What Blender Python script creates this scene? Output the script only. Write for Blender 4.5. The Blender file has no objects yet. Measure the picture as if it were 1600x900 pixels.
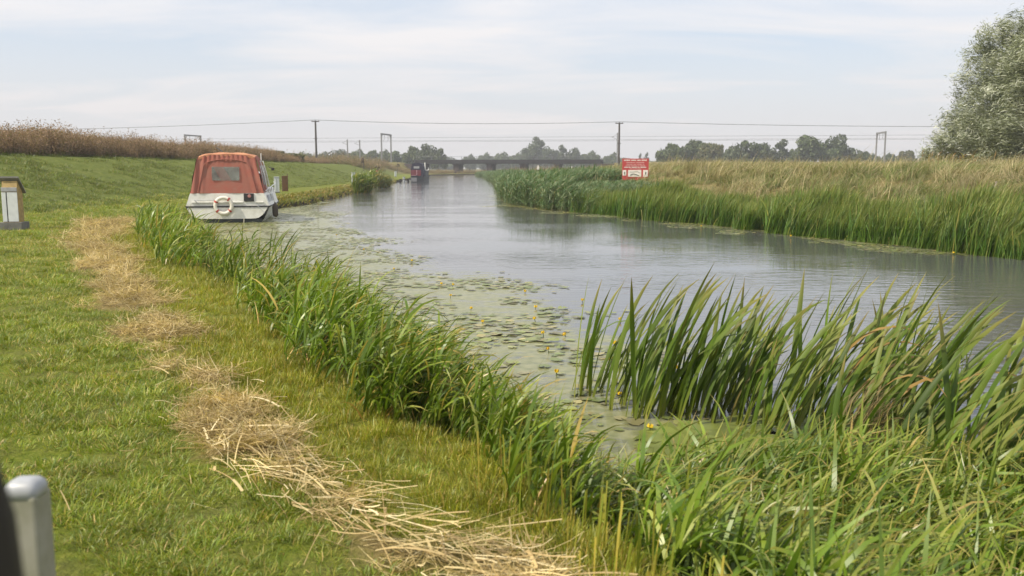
import bpy, bmesh, math, random
import numpy as np
from mathutils import Vector, Matrix, Euler

random.seed(7)
rng = np.random.default_rng(11)
sc = bpy.context.scene
COL = sc.collection
PI = math.pi

# ------------------------------------------------------------------ camera
cam_d = bpy.data.cameras.new('camera'); cam = bpy.data.objects.new('camera', cam_d); COL.objects.link(cam)
cam_d.sensor_width = 36.0; cam_d.lens = 31.5; cam_d.clip_start = 0.05; cam_d.clip_end = 8000
cam.location = (0, 0, 1.9)
cam.rotation_euler = (PI / 2 - math.atan(188 / 1400), 0, 0)
cam_d.dof.use_dof = True; cam_d.dof.focus_distance = 14.0; cam_d.dof.aperture_fstop = 4.0
sc.camera = cam

# ------------------------------------------------------------------ sky, sun, exposure
SUN_DIR = Vector((-0.80, -0.42, 1.02)).normalized()          # towards the sun
SUN_EL = math.asin(SUN_DIR.z); SUN_AZ = math.atan2(SUN_DIR.x, SUN_DIR.y)
wd = bpy.data.worlds.new('World'); sc.world = wd; wd.use_nodes = True
wn = wd.node_tree.nodes; wl = wd.node_tree.links; wn.clear()
def N(nt, kind, **kw):
    n = nt.nodes.new(kind)
    for k, v in kw.items(): setattr(n, k, v)
    return n
def ramp(nt, pts, interp='LINEAR'):
    n = nt.nodes.new('ShaderNodeValToRGB'); n.color_ramp.interpolation = interp
    e = n.color_ramp.elements
    while len(e) < len(pts): e.new(0.5)
    for k, (p, c) in enumerate(pts):
        e[k].position = p; e[k].color = tuple(c) + (1,) if len(c) == 3 else c
    return n
W = wd.node_tree
sky = N(W, 'ShaderNodeTexSky', sky_type='NISHITA', sun_disc=False)
sky.sun_elevation = SUN_EL; sky.sun_rotation = SUN_AZ; sky.dust_density = 2.5; sky.air_density = 1.0; sky.ozone_density = 1.0
tc = N(W, 'ShaderNodeTexCoord')
sep = N(W, 'ShaderNodeSeparateXYZ'); wl.new(tc.outputs['Generated'], sep.inputs[0])
zc = N(W, 'ShaderNodeMath', operation='MAXIMUM'); wl.new(sep.outputs['Z'], zc.inputs[0]); zc.inputs[1].default_value = 0.0
za = N(W, 'ShaderNodeMath', operation='ADD'); wl.new(zc.outputs[0], za.inputs[0]); za.inputs[1].default_value = 0.16
dv = N(W, 'ShaderNodeVectorMath', operation='DIVIDE'); wl.new(tc.outputs['Generated'], dv.inputs[0])
cb = N(W, 'ShaderNodeCombineXYZ')
for i in range(3): wl.new(za.outputs[0], cb.inputs[i])
wl.new(cb.outputs[0], dv.inputs[1])
mp = N(W, 'ShaderNodeMapping'); wl.new(dv.outputs[0], mp.inputs[0])
mp.inputs['Scale'].default_value = (0.55, 1.25, 0.0); mp.inputs['Rotation'].default_value = (0, 0, 0.22); mp.inputs['Location'].default_value = (1.7, 0.4, 0)
nz = N(W, 'ShaderNodeTexNoise'); wl.new(mp.outputs[0], nz.inputs['Vector'])
nz.inputs['Scale'].default_value = 1.3; nz.inputs['Detail'].default_value = 7; nz.inputs['Roughness'].default_value = 0.55; nz.inputs['Distortion'].default_value = 0.5
cr = ramp(W, [(0.34, (0.15,) * 3), (0.62, (0.97,) * 3)]); wl.new(nz.outputs['Fac'], cr.inputs[0])
hz = N(W, 'ShaderNodeMapRange'); wl.new(zc.outputs[0], hz.inputs['Value'])
hz.inputs['From Min'].default_value = 0.0; hz.inputs['From Max'].default_value = 0.17; hz.inputs['To Min'].default_value = 0.95; hz.inputs['To Max'].default_value = 0.0
mxm = N(W, 'ShaderNodeMath', operation='MAXIMUM'); wl.new(cr.outputs[0], mxm.inputs[0]); wl.new(hz.outputs[0], mxm.inputs[1])
hcol = ramp(W, [(0.0, (5.75, 5.5, 5.5)), (0.13, (6.55, 6.38, 6.42)), (0.4, (7.75, 7.8, 8.1))]); wl.new(zc.outputs[0], hcol.inputs[0])
mixc = N(W, 'ShaderNodeMix', data_type='RGBA'); wl.new(mxm.outputs[0], mixc.inputs[0])
skb = N(W, 'ShaderNodeMix', data_type='RGBA', blend_type='MIX'); skb.inputs[0].default_value = 0.45
wl.new(sky.outputs[0], skb.inputs[6]); skb.inputs[7].default_value = (6.3, 7.1, 8.3, 1)
wl.new(skb.outputs[2], mixc.inputs[6]); wl.new(hcol.outputs[0], mixc.inputs[7])
bg = N(W, 'ShaderNodeBackground'); bg.inputs['Strength'].default_value = 0.1; wl.new(mixc.outputs[2], bg.inputs['Color'])
wo = N(W, 'ShaderNodeOutputWorld'); wl.new(bg.outputs[0], wo.inputs[0])

sun_d = bpy.data.lights.new('sun', 'SUN'); sun = bpy.data.objects.new('sun', sun_d); COL.objects.link(sun)
sun_d.energy = 3.6; sun_d.angle = math.radians(0.9); sun_d.color = (1.0, 0.915, 0.765)
sun.rotation_euler = (-SUN_DIR).to_track_quat('-Z', 'Y').to_euler(); sun.location = (-20, -10, 30)
vs = sc.view_settings; vs.view_transform = 'Standard'; vs.look = 'None'; vs.exposure = 0.50; vs.gamma = 1.0; vs.use_curve_mapping = False
sc.cycles.max_bounces = 4; sc.cycles.diffuse_bounces = 2; sc.cycles.glossy_bounces = 2; sc.cycles.transmission_bounces = 3; sc.cycles.transparent_max_bounces = 8; sc.cycles.volume_bounces = 0
sc.cycles.caustics_reflective = False; sc.cycles.caustics_refractive = False

# ------------------------------------------------------------------ helpers: tags, objects
def tag(o, label=None, cat=None, group=None, kind=None):
    if label: o['label'] = label
    if cat: o['category'] = cat
    if group: o['group'] = group
    if kind: o['kind'] = kind
    return o
def empty(name, loc=(0, 0, 0), rz=0.0):
    o = bpy.data.objects.new(name, None); COL.objects.link(o); o.location = loc; o.rotation_euler = (0, 0, rz)
    o.empty_display_size = 0.2
    return o
def link(name, me, mat=None, parent=None, loc=None, rot=None):
    o = bpy.data.objects.new(name, me); COL.objects.link(o)
    if mat is not None and not me.materials: me.materials.append(mat)
    if parent: o.parent = parent
    if loc is not None: o.location = loc
    if rot is not None: o.rotation_euler = rot
    return o
def bm_obj(name, bm, mat, parent=None, loc=None, rot=None, smooth=False):
    me = bpy.data.meshes.new(name)
    bmesh.ops.recalc_face_normals(bm, faces=bm.faces)
    bm.to_mesh(me); bm.free()
    if smooth:
        me.polygons.foreach_set('use_smooth', [True] * len(me.polygons))
    return link(name, me, mat, parent, loc, rot)
def box(bm, x0, x1, y0, y1, z0, z1, bev=0.0):
    r = bmesh.ops.create_cube(bm, size=1.0)
    v = r['verts']
    for q in v:
        q.co = Vector(((x0 + x1) / 2 + q.co.x * (x1 - x0), (y0 + y1) / 2 + q.co.y * (y1 - y0), (z0 + z1) / 2 + q.co.z * (z1 - z0)))
    if bev > 0:
        es = list({e for q in v for e in q.link_edges})
        bmesh.ops.bevel(bm, geom=es, offset=bev, segments=2, affect='EDGES', profile=0.6)
    return v
def tube(bm, pts, r, n=8, r1=None, cap=True):
    pts = [Vector(p) for p in pts]; rings = []
    for i, p in enumerate(pts):
        d = (pts[min(i + 1, len(pts) - 1)] - pts[max(i - 1, 0)]).normalized()
        a = d.orthogonal() if abs(d.z) > 0.99 else d.cross(Vector((0, 0, 1)))
        a.normalize(); b = d.cross(a).normalized()
        rr = r if r1 is None else r + (r1 - r) * i / max(1, len(pts) - 1)
        rings.append([bm.verts.new(p + (a * math.cos(2 * PI * k / n) + b * math.sin(2 * PI * k / n)) * rr) for k in range(n)])
    for i in range(len(rings) - 1):
        for k in range(n):
            bm.faces.new((rings[i][k], rings[i][(k + 1) % n], rings[i + 1][(k + 1) % n], rings[i + 1][k]))
    if cap:
        bm.faces.new(rings[0][::-1]); bm.faces.new(rings[-1])
def loft(bm, secs, close=False, capends=False):
    rs = [[bm.verts.new(p) for p in s] for s in secs]
    m = len(rs[0])
    for i in range(len(rs) - 1):
        for k in range(m if close else m - 1):
            bm.faces.new((rs[i][k], rs[i][(k + 1) % m], rs[i + 1][(k + 1) % m], rs[i + 1][k]))
    if capends:
        bm.faces.new(rs[0][::-1]); bm.faces.new(rs[-1])
    return rs
def np_mesh(name, V, F, colors=None, uv=None):
    """V (n,3), F (m,k) int array of equal-sized faces"""
    me = bpy.data.meshes.new(name); V = np.ascontiguousarray(V, np.float32); F = np.ascontiguousarray(F, np.int32)
    m, k = F.shape
    me.vertices.add(len(V)); me.vertices.foreach_set('co', V.ravel())
    me.loops.add(m * k); me.loops.foreach_set('vertex_index', F.ravel())
    me.polygons.add(m); me.polygons.foreach_set('loop_start', np.arange(0, m * k, k, dtype=np.int32))
    me.polygons.foreach_set('loop_total', np.full(m, k, np.int32))
    if colors is not None:
        a = me.attributes.new('Col', 'FLOAT_COLOR', 'POINT')
        c = np.ones((len(V), 4), np.float32); c[:, :3] = colors; a.data.foreach_set('color', c.ravel())
    me.update(); me.validate()
    return me
def vnoise(x, y, s=1.0, seed=0):
    x = np.asarray(x, float) * s + seed * 17.13; y = np.asarray(y, float) * s - seed * 9.71
    xi = np.floor(x).astype(np.int64); yi = np.floor(y).astype(np.int64); fx = x - xi; fy = y - yi
    fx = fx * fx * (3 - 2 * fx); fy = fy * fy * (3 - 2 * fy)
    def h(a, b):
        n = (a * 374761393 + b * 668265263 + seed * 974711) & 0xffffffff
        n = ((n ^ (n >> 13)) * 1274126177) & 0xffffffff
        return ((n ^ (n >> 16)) & 0xffff) / 65535.0
    return (h(xi, yi) * (1 - fx) + h(xi + 1, yi) * fx) * (1 - fy) + (h(xi, yi + 1) * (1 - fx) + h(xi + 1, yi + 1) * fx) * fy
def fbm(x, y, s=1.0, seed=0, o=4):
    r = 0; a = 0.5; t = 0
    for k in range(o):
        r = r + a * vnoise(x, y, s * 2 ** k, seed + k); t += a; a *= 0.5
    return r / t
def sm(a, b, x):
    t = np.clip((np.asarray(x, float) - a) / (b - a), 0, 1); return t * t * (3 - 2 * t)

# ------------------------------------------------------------------ helpers: materials
def mat_new(name):
    m = bpy.data.materials.new(name); m.use_nodes = True; nt = m.node_tree; nt.nodes.clear()
    out = N(nt, 'ShaderNodeOutputMaterial'); return m, nt, out
def simple(name, col, rough=0.6, metal=0.0, noise=0.25, nscale=6.0, bump=0.0, spec=0.5, dirt=None, dirt_amt=0.4):
    m, nt, out = mat_new(name); L = nt.links
    p = N(nt, 'ShaderNodeBsdfPrincipled'); L.new(p.outputs[0], out.inputs[0])
    p.inputs['Roughness'].default_value = rough; p.inputs['Metallic'].default_value = metal; p.inputs['Specular IOR Level'].default_value = spec
    t = N(nt, 'ShaderNodeTexCoord'); n1 = N(nt, 'ShaderNodeTexNoise'); L.new(t.outputs['Object'], n1.inputs['Vector'])
    n1.inputs['Scale'].default_value = nscale; n1.inputs['Detail'].default_value = 6; n1.inputs['Roughness'].default_value = 0.62
    c = np.array(col); d = np.array(dirt) if dirt is not None else c * (1 - noise)
    r = ramp(nt, [(0.32, tuple(d if dirt is not None and dirt_amt > 0.6 else c * (1 - dirt_amt) + d * dirt_amt if dirt is not None else d)), (0.62, tuple(np.minimum(c * (1 + noise * 0.3), 0.95)))])
    L.new(n1.outputs['Fac'], r.inputs[0]); L.new(r.outputs[0], p.inputs['Base Color'])
    if bump > 0:
        b = N(nt, 'ShaderNodeBump'); b.inputs['Strength'].default_value = bump; b.inputs['Distance'].default_value = 0.02
        n2 = N(nt, 'ShaderNodeTexNoise'); L.new(t.outputs['Object'], n2.inputs['Vector']); n2.inputs['Scale'].default_value = nscale * 4; n2.inputs['Detail'].default_value = 5
        L.new(n2.outputs['Fac'], b.inputs['Height']); L.new(b.outputs[0], p.inputs['Normal'])
    return m
def leafmat(name, transl=0.35, rough=0.45, var=0.35, tint=(1, 1, 1), spec=0.4):
    """vertex colour 'Col' x per-object random x fine noise, part of it translucent"""
    m, nt, out = mat_new(name); L = nt.links
    at = N(nt, 'ShaderNodeAttribute', attribute_name='Col')
    oi = N(nt, 'ShaderNodeObjectInfo')
    mr = N(nt, 'ShaderNodeMapRange'); L.new(oi.outputs['Random'], mr.inputs['Value']); mr.inputs['To Min'].default_value = 1 - var; mr.inputs['To Max'].default_value = 1 + var
    g = N(nt, 'ShaderNodeNewGeometry'); n1 = N(nt, 'ShaderNodeTexNoise'); L.new(g.outputs['Position'], n1.inputs['Vector']); n1.inputs['Scale'].default_value = 2.2; n1.inputs['Detail'].default_value = 4
    mr2 = N(nt, 'ShaderNodeMapRange'); L.new(n1.outputs['Fac'], mr2.inputs['Value']); mr2.inputs['From Min'].default_value = 0.3; mr2.inputs['From Max'].default_value = 0.7; mr2.inputs['To Min'].default_value = 0.8; mr2.inputs['To Max'].default_value = 1.2
    mu = N(nt, 'ShaderNodeMath', operation='MULTIPLY'); L.new(mr.outputs[0], mu.inputs[0]); L.new(mr2.outputs[0], mu.inputs[1])
    vm = N(nt, 'ShaderNodeVectorMath', operation='SCALE'); L.new(at.outputs['Color'], vm.inputs[0]); L.new(mu.outputs[0], vm.inputs['Scale'])
    vt = N(nt, 'ShaderNodeVectorMath', operation='MULTIPLY'); L.new(vm.outputs[0], vt.inputs[0]); vt.inputs[1].default_value = tint
    p = N(nt, 'ShaderNodeBsdfPrincipled'); p.inputs['Roughness'].default_value = rough; p.inputs['Specular IOR Level'].default_value = spec
    L.new(vt.outputs[0], p.inputs['Base Color'])
    tr = N(nt, 'ShaderNodeBsdfTranslucent')
    v2 = N(nt, 'ShaderNodeVectorMath', operation='MULTIPLY'); L.new(vt.outputs[0], v2.inputs[0]); v2.inputs[1].default_value = (1.3, 1.35, 0.7)
    L.new(v2.outputs[0], tr.inputs['Color'])
    mx = N(nt, 'ShaderNodeMixShader'); mx.inputs[0].default_value = transl; L.new(p.outputs[0], mx.inputs[1]); L.new(tr.outputs[0], mx.inputs[2])
    L.new(mx.outputs[0], out.inputs[0])
    return m

# ------------------------------------------------------------------ terrain layout (metres; camera stands at the origin looking +Y)
LY = np.array([-60, -8, 0, 3.25, 4, 5, 6.1, 8.7, 12.9, 19.3, 26, 31, 38, 41, 46, 51, 71, 117, 160, 222, 236, 262, 300, 1600])
LX = np.array([22, 4.8, 2.0, .95, .55, .1, -.58, -1.85, -3.95, -7.1, -9.9, -11.5, -11.9, -10.9, -10.5, -10.85, -12.1, -15, -17, -19.5, -14.5, 8, 30, 120])
RY = np.array([-60, -10, 5, 13, 18.7, 23.7, 29.8, 37.9, 44.9, 56, 96, 150, 212, 228, 262, 300, 1600])
RX = np.array([55, 26, 18, 13.2, 10.7, 8.5, 6.4, 2.7, 0, -.6, -1.4, -4, -8.5, -1, 22, 44, 135])
def xL(y): return np.interp(y, LY, LX) + 0.10 * np.sin(np.asarray(y) * 1.7) * sm(2, 8, y) + 0.06 * np.sin(np.asarray(y) * 4.1 + 1)
def xR(y): return np.interp(y, RY, RX) + 0.25 * np.sin(np.asarray(y) * 0.9) * sm(10, 14, y)
def toeX(y): return np.interp(y, [-60, 90, 120, 200, 300, 1600], [-16.5, -16.8, -18.5, -24, -29, -100])
TRK = math.tan(math.radians(9))
def trackY(x): return 250 - (np.asarray(x) + 12) * TRK
WIND = np.array([(-11.4, 25.9, .8), (-9.0, 19, .42), (-7.1, 15.5, .36), (-5.5, 12.5, .30), (-3.75, 9.0, .23), (-2.75, 7.2, .19), (-2.15, 6.2, .15), (-1.75, 5.4, .22), (-1.55, 4.85, .34), (-1.12, 4.3, .16), (-.62, 3.7, .14), (-.15, 3.3, .20), (.45, 2.7, .22)])
def wind_d(x, y):
    """signed closeness to the hay windrow: distance / local half width"""
    x = np.asarray(x, float); y = np.asarray(y, float); best = np.full(np.broadcast(x, y).shape, 99.0)
    for a, b in zip(WIND[:-1], WIND[1:]):
        d = b[:2] - a[:2]; t = np.clip(((x - a[0]) * d[0] + (y - a[1]) * d[1]) / (d @ d), 0, 1)
        q = np.hypot(x - a[0] - d[0] * t, y - a[1] - d[1] * t) / (a[2] + (b[2] - a[2]) * t)
        best = np.minimum(best, q)
    return best + (fbm(x, y, 1.9, 5) - 0.5) * 3.0 + (fbm(x, y, 7, 6) - 0.5) * 1.4
def ground(x, y):
    x = np.asarray(x, float); y = np.asarray(y, float)
    l = xL(y); r = xR(y); rl = r + 1.8; t = toeX(y); c = t - 9.5
    dl = l - x
    lawn = -0.05 + 0.36 * sm(-0.02, 0.42, dl) + 0.07 * sm(0.4, 3, dl) + 0.05 * (fbm(x, y, 0.5, 2) - 0.5) + 0.02 * (fbm(x, y, 3, 3) - 0.5)
    bund_h = 2.15 * (1 - sm(260, 330, y))
    lawn = lawn + bund_h * sm(0, 1, (t + 0.6 - x) / (t + 0.6 - c)) + 0.10 * (fbm(x, y, 0.35, 8) - .5) * (x < t)
    lawn = lawn - 1.6 * sm(4.5, 18, c - x) * (1 - sm(260, 330, y))
    wd_ = wind_d(x, y)
    lawn = lawn + 0.05 * (1 - sm(0.2, 1.2, wd_)) * (y < 30)
    bed = -0.05 - 0.85 * sm(0, 2.2, -dl) * sm(0, 2.2, r - x) - 0.12 * sm(0, 1, r - x)
    dr = x - rl
    rh = (1.5 - 0.55 * sm(70, 140, y)) * sm(-.3, 8.5, dr) * (1 - 0.45 * sm(14, 45, dr))
    right = 0.10 + rh + (0.16 * (fbm(x, y, 0.5, 21) - .5) + .5 * (fbm(x, y, .11, 22, 2) - .5)) * sm(0, 4, dr)
    shelf = -0.12 + 0.22 * sm(r, rl, x)
    z = np.where(dl >= 0, lawn, np.where(x < r, bed, np.where(x < rl, shelf, right)))
    ty = trackY(x); emb = (1 - sm(4.5, 11, np.abs(y - ty))) * np.maximum(sm(0, 5, -26.5 - x), sm(0, 5, x - 24))
    z = np.where((dl > 0) | (dr > 0), z + np.maximum(0, 3.4 - z) * emb, z)
    return z

# ground rows and columns (columns follow the banks, so edges stay smooth)
ys = np.concatenate([np.array([-55, -40, -28, -20, -14, -10]), np.arange(-8, 2.6, .5), np.arange(2.6, 13, .14), np.arange(13, 30, .3), np.arange(30, 62, .6), np.arange(62, 130, 1.6), np.arange(130, 226, 4), np.arange(226, 275, 1.5), np.arange(276, 330, 6), np.array([340, 360, 400, 460, 550, 700, 900, 1200, 1500])])
rows = []
for y in ys:
    l = float(xL(y)); r = float(xR(y)); t = float(toeX(y)); c = t - 9.5; rl = r + 1.8
    xs = np.concatenate([np.array([-1500, -900, -500, -260, -150, -100, -70]) + min(0, c + 60), c - np.array([30, 20, 14, 9, 6, 4.5, 3, 1.5]), np.linspace(c, t, 22), np.linspace(t, l - 1.2, 86)[1:], l - np.array([.9, .7, .5, .42, .32, .22, .12, .04, .0]), l + (r - l) * np.array([.04, .1, .2, .35, .5, .65, .8, .9, .97, 1.0]), r + np.array([.3, .8, 1.3, 1.8]), rl + np.linspace(0, 12, 34)[1:], rl + np.array([14, 17, 22, 30, 45, 70, 110, 170, 260, 420, 700, 1000, 1460])])
    rows.append(xs)
GX = np.array(rows); GY = np.repeat(ys[:, None], GX.shape[1], 1); GZ = ground(GX, GY)
nr, nc = GX.shape
V = np.stack([GX, GY, GZ], -1).reshape(-1, 3)
ii = np.arange(nr * nc).reshape(nr, nc)
F = np.stack([ii[:-1, :-1], ii[:-1, 1:], ii[1:, 1:], ii[1:, :-1]], -1).reshape(-1, 4)
gme = np_mesh('ground', V, F)
gx, gy = V[:, 0], V[:, 1]
dl = xL(gy) - gx
straw = (1 - sm(0.5, 1.25, wind_d(gx, gy))) * (gy < 30) * (dl > 0)
wx = np.interp(gy, WIND[::-1, 1], WIND[::-1, 0])
margin = sm(-0.1, 0.4, gx - wx) * (dl > -.05) * (gy < 32) * (gy > 1)
bund = sm(0, 1.2, toeX(gy) + .4 - gx) * (dl > 0)
rightm = np.maximum(sm(0, .8, gx - xR(gy) - 1.5), .8 * sm(190, 212, gy + .4 * gx + 6))
mud = ((dl < .25) & (gx < xR(gy) + 2)).astype(float)
far = sm(200, 330, gy)
for nm, arr in (('straw', straw), ('margin', margin), ('bund', bund), ('rightm', rightm), ('mud', mud)):
    a = gme.attributes.new(nm, 'FLOAT', 'POINT'); a.data.foreach_set('value', np.ascontiguousarray(arr, np.float32))
gme.polygons.foreach_set('use_smooth', np.ones(len(gme.polygons), bool))
def ground_mat():
    m, nt, out = mat_new('ground_turf'); L = nt.links
    g = N(nt, 'ShaderNodeNewGeometry')
    def noise(s, d=6, r=.6):
        n = N(nt, 'ShaderNodeTexNoise'); L.new(g.outputs['Position'], n.inputs['Vector']); n.inputs['Scale'].default_value = s; n.inputs['Detail'].default_value = d; n.inputs['Roughness'].default_value = r; return n.outputs['Fac']
    def mixc(f, a, b):
        n = N(nt, 'ShaderNodeMix', data_type='RGBA')
        L.new(f, n.inputs[0])
        for q, k in ((a, 6), (b, 7)):
            if isinstance(q, tuple): n.inputs[k].default_value = q + (1,)
            else: L.new(q, n.inputs[k])
        return n.outputs[2]
    def attr(a):
        n = N(nt, 'ShaderNodeAttribute', attribute_name=a); return n.outputs['Fac']
    n_big = noise(.35, 5); n_mid = noise(2.5, 6); n_fine = noise(22, 8, .75)
    lawn = ramp(nt, [(.34, (.075, .105, .010)), (.5, (.14, .17, .020)), (.66, (.21, .215, .04))]); L.new(n_fine, lawn.inputs[0])
    patch = ramp(nt, [(.42, (0, 0, 0)), (.62, (1, 1, 1))]); L.new(n_mid, patch.inputs[0])
    pm = N(nt, 'ShaderNodeMath', operation='MULTIPLY'); L.new(patch.outputs[0], pm.inputs[0]); pm.inputs[1].default_value = .6
    c = mixc(pm.outputs[0], lawn.outputs[0], (.15, .14, .045))
    bnd = ramp(nt, [(.3, (.075, .10, .018)), (.52, (.115, .14, .026)), (.68, (.18, .175, .05))]); L.new(noise(3.2, 7, .7), bnd.inputs[0])
    c = mixc(attr('bund'), c, bnd.outputs[0])
    mar = ramp(nt, [(.3, (.085, .105, .014)), (.5, (.16, .175, .026)), (.68, (.24, .215, .06))]); L.new(n_fine, mar.inputs[0])
    c = mixc(attr('margin'), c, mar.outputs[0])
    st = ramp(nt, [(.3, (.10, .085, .025)), (.5, (.22, .165, .065)), (.7, (.38, .29, .14))]); L.new(noise(40, 7, .8), st.inputs[0])
    c = mixc(attr('straw'), c, st.outputs[0])
    rg = ramp(nt, [(.3, (.07, .075, .022)), (.5, (.16, .13, .05)), (.7, (.26, .19, .085))]); L.new(noise(1.6, 7, .7), rg.inputs[0])
    c = mixc(attr('rightm'), c, rg.outputs[0])
    c = mixc(attr('mud'), c, (.035, .030, .020))
    p = N(nt, 'ShaderNodeBsdfPrincipled'); p.inputs['Roughness'].default_value = .95; p.inputs['Specular IOR Level'].default_value = .1
    L.new(c, p.inputs['Base Color'])
    b = N(nt, 'ShaderNodeBump'); b.inputs['Strength'].default_value = .9; b.inputs['Distance'].default_value = .03; L.new(n_fine, b.inputs['Height'])
    b2 = N(nt, 'ShaderNodeBump'); b2.inputs['Strength'].default_value = .7; b2.inputs['Distance'].default_value = .25; L.new(n_mid, b2.inputs['Height']); L.new(b.outputs[0], b2.inputs['Normal'])
    L.new(b2.outputs[0], p.inputs['Normal']); L.new(p.outputs[0], out.inputs[0])
    return m
go = link('ground', gme, ground_mat()); go['kind'] = 'structure'

# ------------------------------------------------------------------ water
wys = np.concatenate([np.arange(-55, 0, 5), np.arange(0, 62, .7), np.arange(62, 130, 3), np.arange(130, 330, 10), np.array([400, 600, 1000, 1500])])
wrows = []
for y in wys:
    l = float(xL(y)) - .35; r = float(xR(y)) + 2.2; wrows.append(np.linspace(l, r, 46))
WX = np.array(wrows); WY = np.repeat(wys[:, None], 46, 1)
ii = np.arange(WX.size).reshape(WX.shape)
wme = np_mesh('river', np.stack([WX, WY, np.zeros_like(WX)], -1).reshape(-1, 3), np.stack([ii[:-1, :-1], ii[:-1, 1:], ii[1:, 1:], ii[1:, :-1]], -1).reshape(-1, 4))
PADY = [2, 5, 7, 10, 14, 18.6, 22, 27, 34, 38, 45, 60]
PADX = [3.2, 3.0, 2.7, 2.2, .9, -1.9, -2.7, -3.9, -5.9, -7.3, -9.2, -11.6]
def pad_zone(x, y):
    """1 where lily leaves and algae cover the water along the near bank, 0 in open water"""
    e = np.interp(y, PADY, PADX)
    a = sm(-.4, 1.6, e - x + (fbm(x, y, .55, 31) - .5) * 3.2) * (np.asarray(y) < 62)
    d2 = xR(y) - x + .5 * np.sin(np.asarray(y) * .8) + .35 * np.sin(np.asarray(y) * 2.1)
    b = sm(0, .7, (1.2 * sm(12, 20, y) * (1 - sm(46, 60, y)) - d2) + (fbm(x, y, .9, 33) - .5) * 4.0) * (d2 > -1.0) * .62
    return np.maximum(a, b)
al = pad_zone(WX.ravel(), WY.ravel())
a = wme.attributes.new('algae', 'FLOAT', 'POINT'); a.data.foreach_set('value', al.astype(np.float32))
def water_mat():
    m, nt, out = mat_new('river_water'); L = nt.links
    g = N(nt, 'ShaderNodeNewGeometry')
    p = N(nt, 'ShaderNodeBsdfPrincipled'); p.inputs['Base Color'].default_value = (.085, .086, .086, 1); p.inputs['Roughness'].default_value = .06; p.inputs['IOR'].default_value = 1.33; p.inputs['Specular IOR Level'].default_value = .8
    def mapped(sx, sy, rz):
        mm = N(nt, 'ShaderNodeMapping'); L.new(g.outputs['Position'], mm.inputs[0]); mm.inputs['Scale'].default_value = (sx, sy, 1); mm.inputs['Rotation'].default_value = (0, 0, rz); return mm.outputs[0]
    n1 = N(nt, 'ShaderNodeTexNoise'); L.new(mapped(1.1, 3.6, .12), n1.inputs['Vector']); n1.inputs['Scale'].default_value = 1.6; n1.inputs['Detail'].default_value = 3
    n2 = N(nt, 'ShaderNodeTexNoise'); L.new(mapped(.12, .3, -.2), n2.inputs['Vector']); n2.inputs['Scale'].default_value = 1.0; n2.inputs['Detail'].default_value = 4
    r2 = ramp(nt, [(.38, (.15,) * 3), (.62, (1, 1, 1))]); L.new(n2.outputs['Fac'], r2.inputs[0])
    at = N(nt, 'ShaderNodeAttribute', attribute_name='algae')
    inv = N(nt, 'ShaderNodeMath', operation='MULTIPLY_ADD'); L.new(at.outputs['Fac'], inv.inputs[0]); inv.inputs[1].default_value = -.85; inv.inputs[2].default_value = 1.0
    ms = N(nt, 'ShaderNodeMath', operation='MULTIPLY'); L.new(r2.outputs[0], ms.inputs[0]); L.new(inv.outputs[0], ms.inputs[1])
    m3 = N(nt, 'ShaderNodeMath', operation='MULTIPLY'); L.new(ms.outputs[0], m3.inputs[0]); m3.inputs[1].default_value = .55
    b = N(nt, 'ShaderNodeBump'); b.inputs['Distance'].default_value = .028; L.new(m3.outputs[0], b.inputs['Strength']); L.new(n1.outputs['Fac'], b.inputs['Height']); L.new(b.outputs[0], p.inputs['Normal'])
    # floating algae: a dull olive skin with ragged edges
    a1 = N(nt, 'ShaderNodeTexNoise'); L.new(mapped(1.0, 1.9, .2), a1.inputs['Vector']); a1.inputs['Scale'].default_value = 2.4; a1.inputs['Detail'].default_value = 8; a1.inputs['Roughness'].default_value = .7
    ad = N(nt, 'ShaderNodeMath', operation='MULTIPLY_ADD'); L.new(at.outputs['Fac'], ad.inputs[0]); ad.inputs[1].default_value = .285; L.new(a1.outputs['Fac'], ad.inputs[2])
    ar = ramp(nt, [(.60, (0, 0, 0)), (.78, (.85,) * 3)]); L.new(ad.outputs[0], ar.inputs[0])
    ac = ramp(nt, [(.35, (.155, .165, .06)), (.65, (.25, .245, .115))])
    a2 = N(nt, 'ShaderNodeTexNoise'); L.new(g.outputs['Position'], a2.inputs['Vector']); a2.inputs['Scale'].default_value = 9; a2.inputs['Detail'].default_value = 6; L.new(a2.outputs['Fac'], ac.inputs[0])
    d = N(nt, 'ShaderNodeBsdfPrincipled'); d.inputs['Roughness'].default_value = .4; d.inputs['Specular IOR Level'].default_value = .35; L.new(ac.outputs[0], d.inputs['Base Color'])
    mx = N(nt, 'ShaderNodeMixShader'); L.new(ar.outputs[0], mx.inputs[0]); L.new(p.outputs[0], mx.inputs[1]); L.new(d.outputs[0], mx.inputs[2])
    L.new(mx.outputs[0], out.inputs[0]); return m
wo_ = link('river', wme, water_mat()); wo_['kind'] = 'structure'

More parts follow.
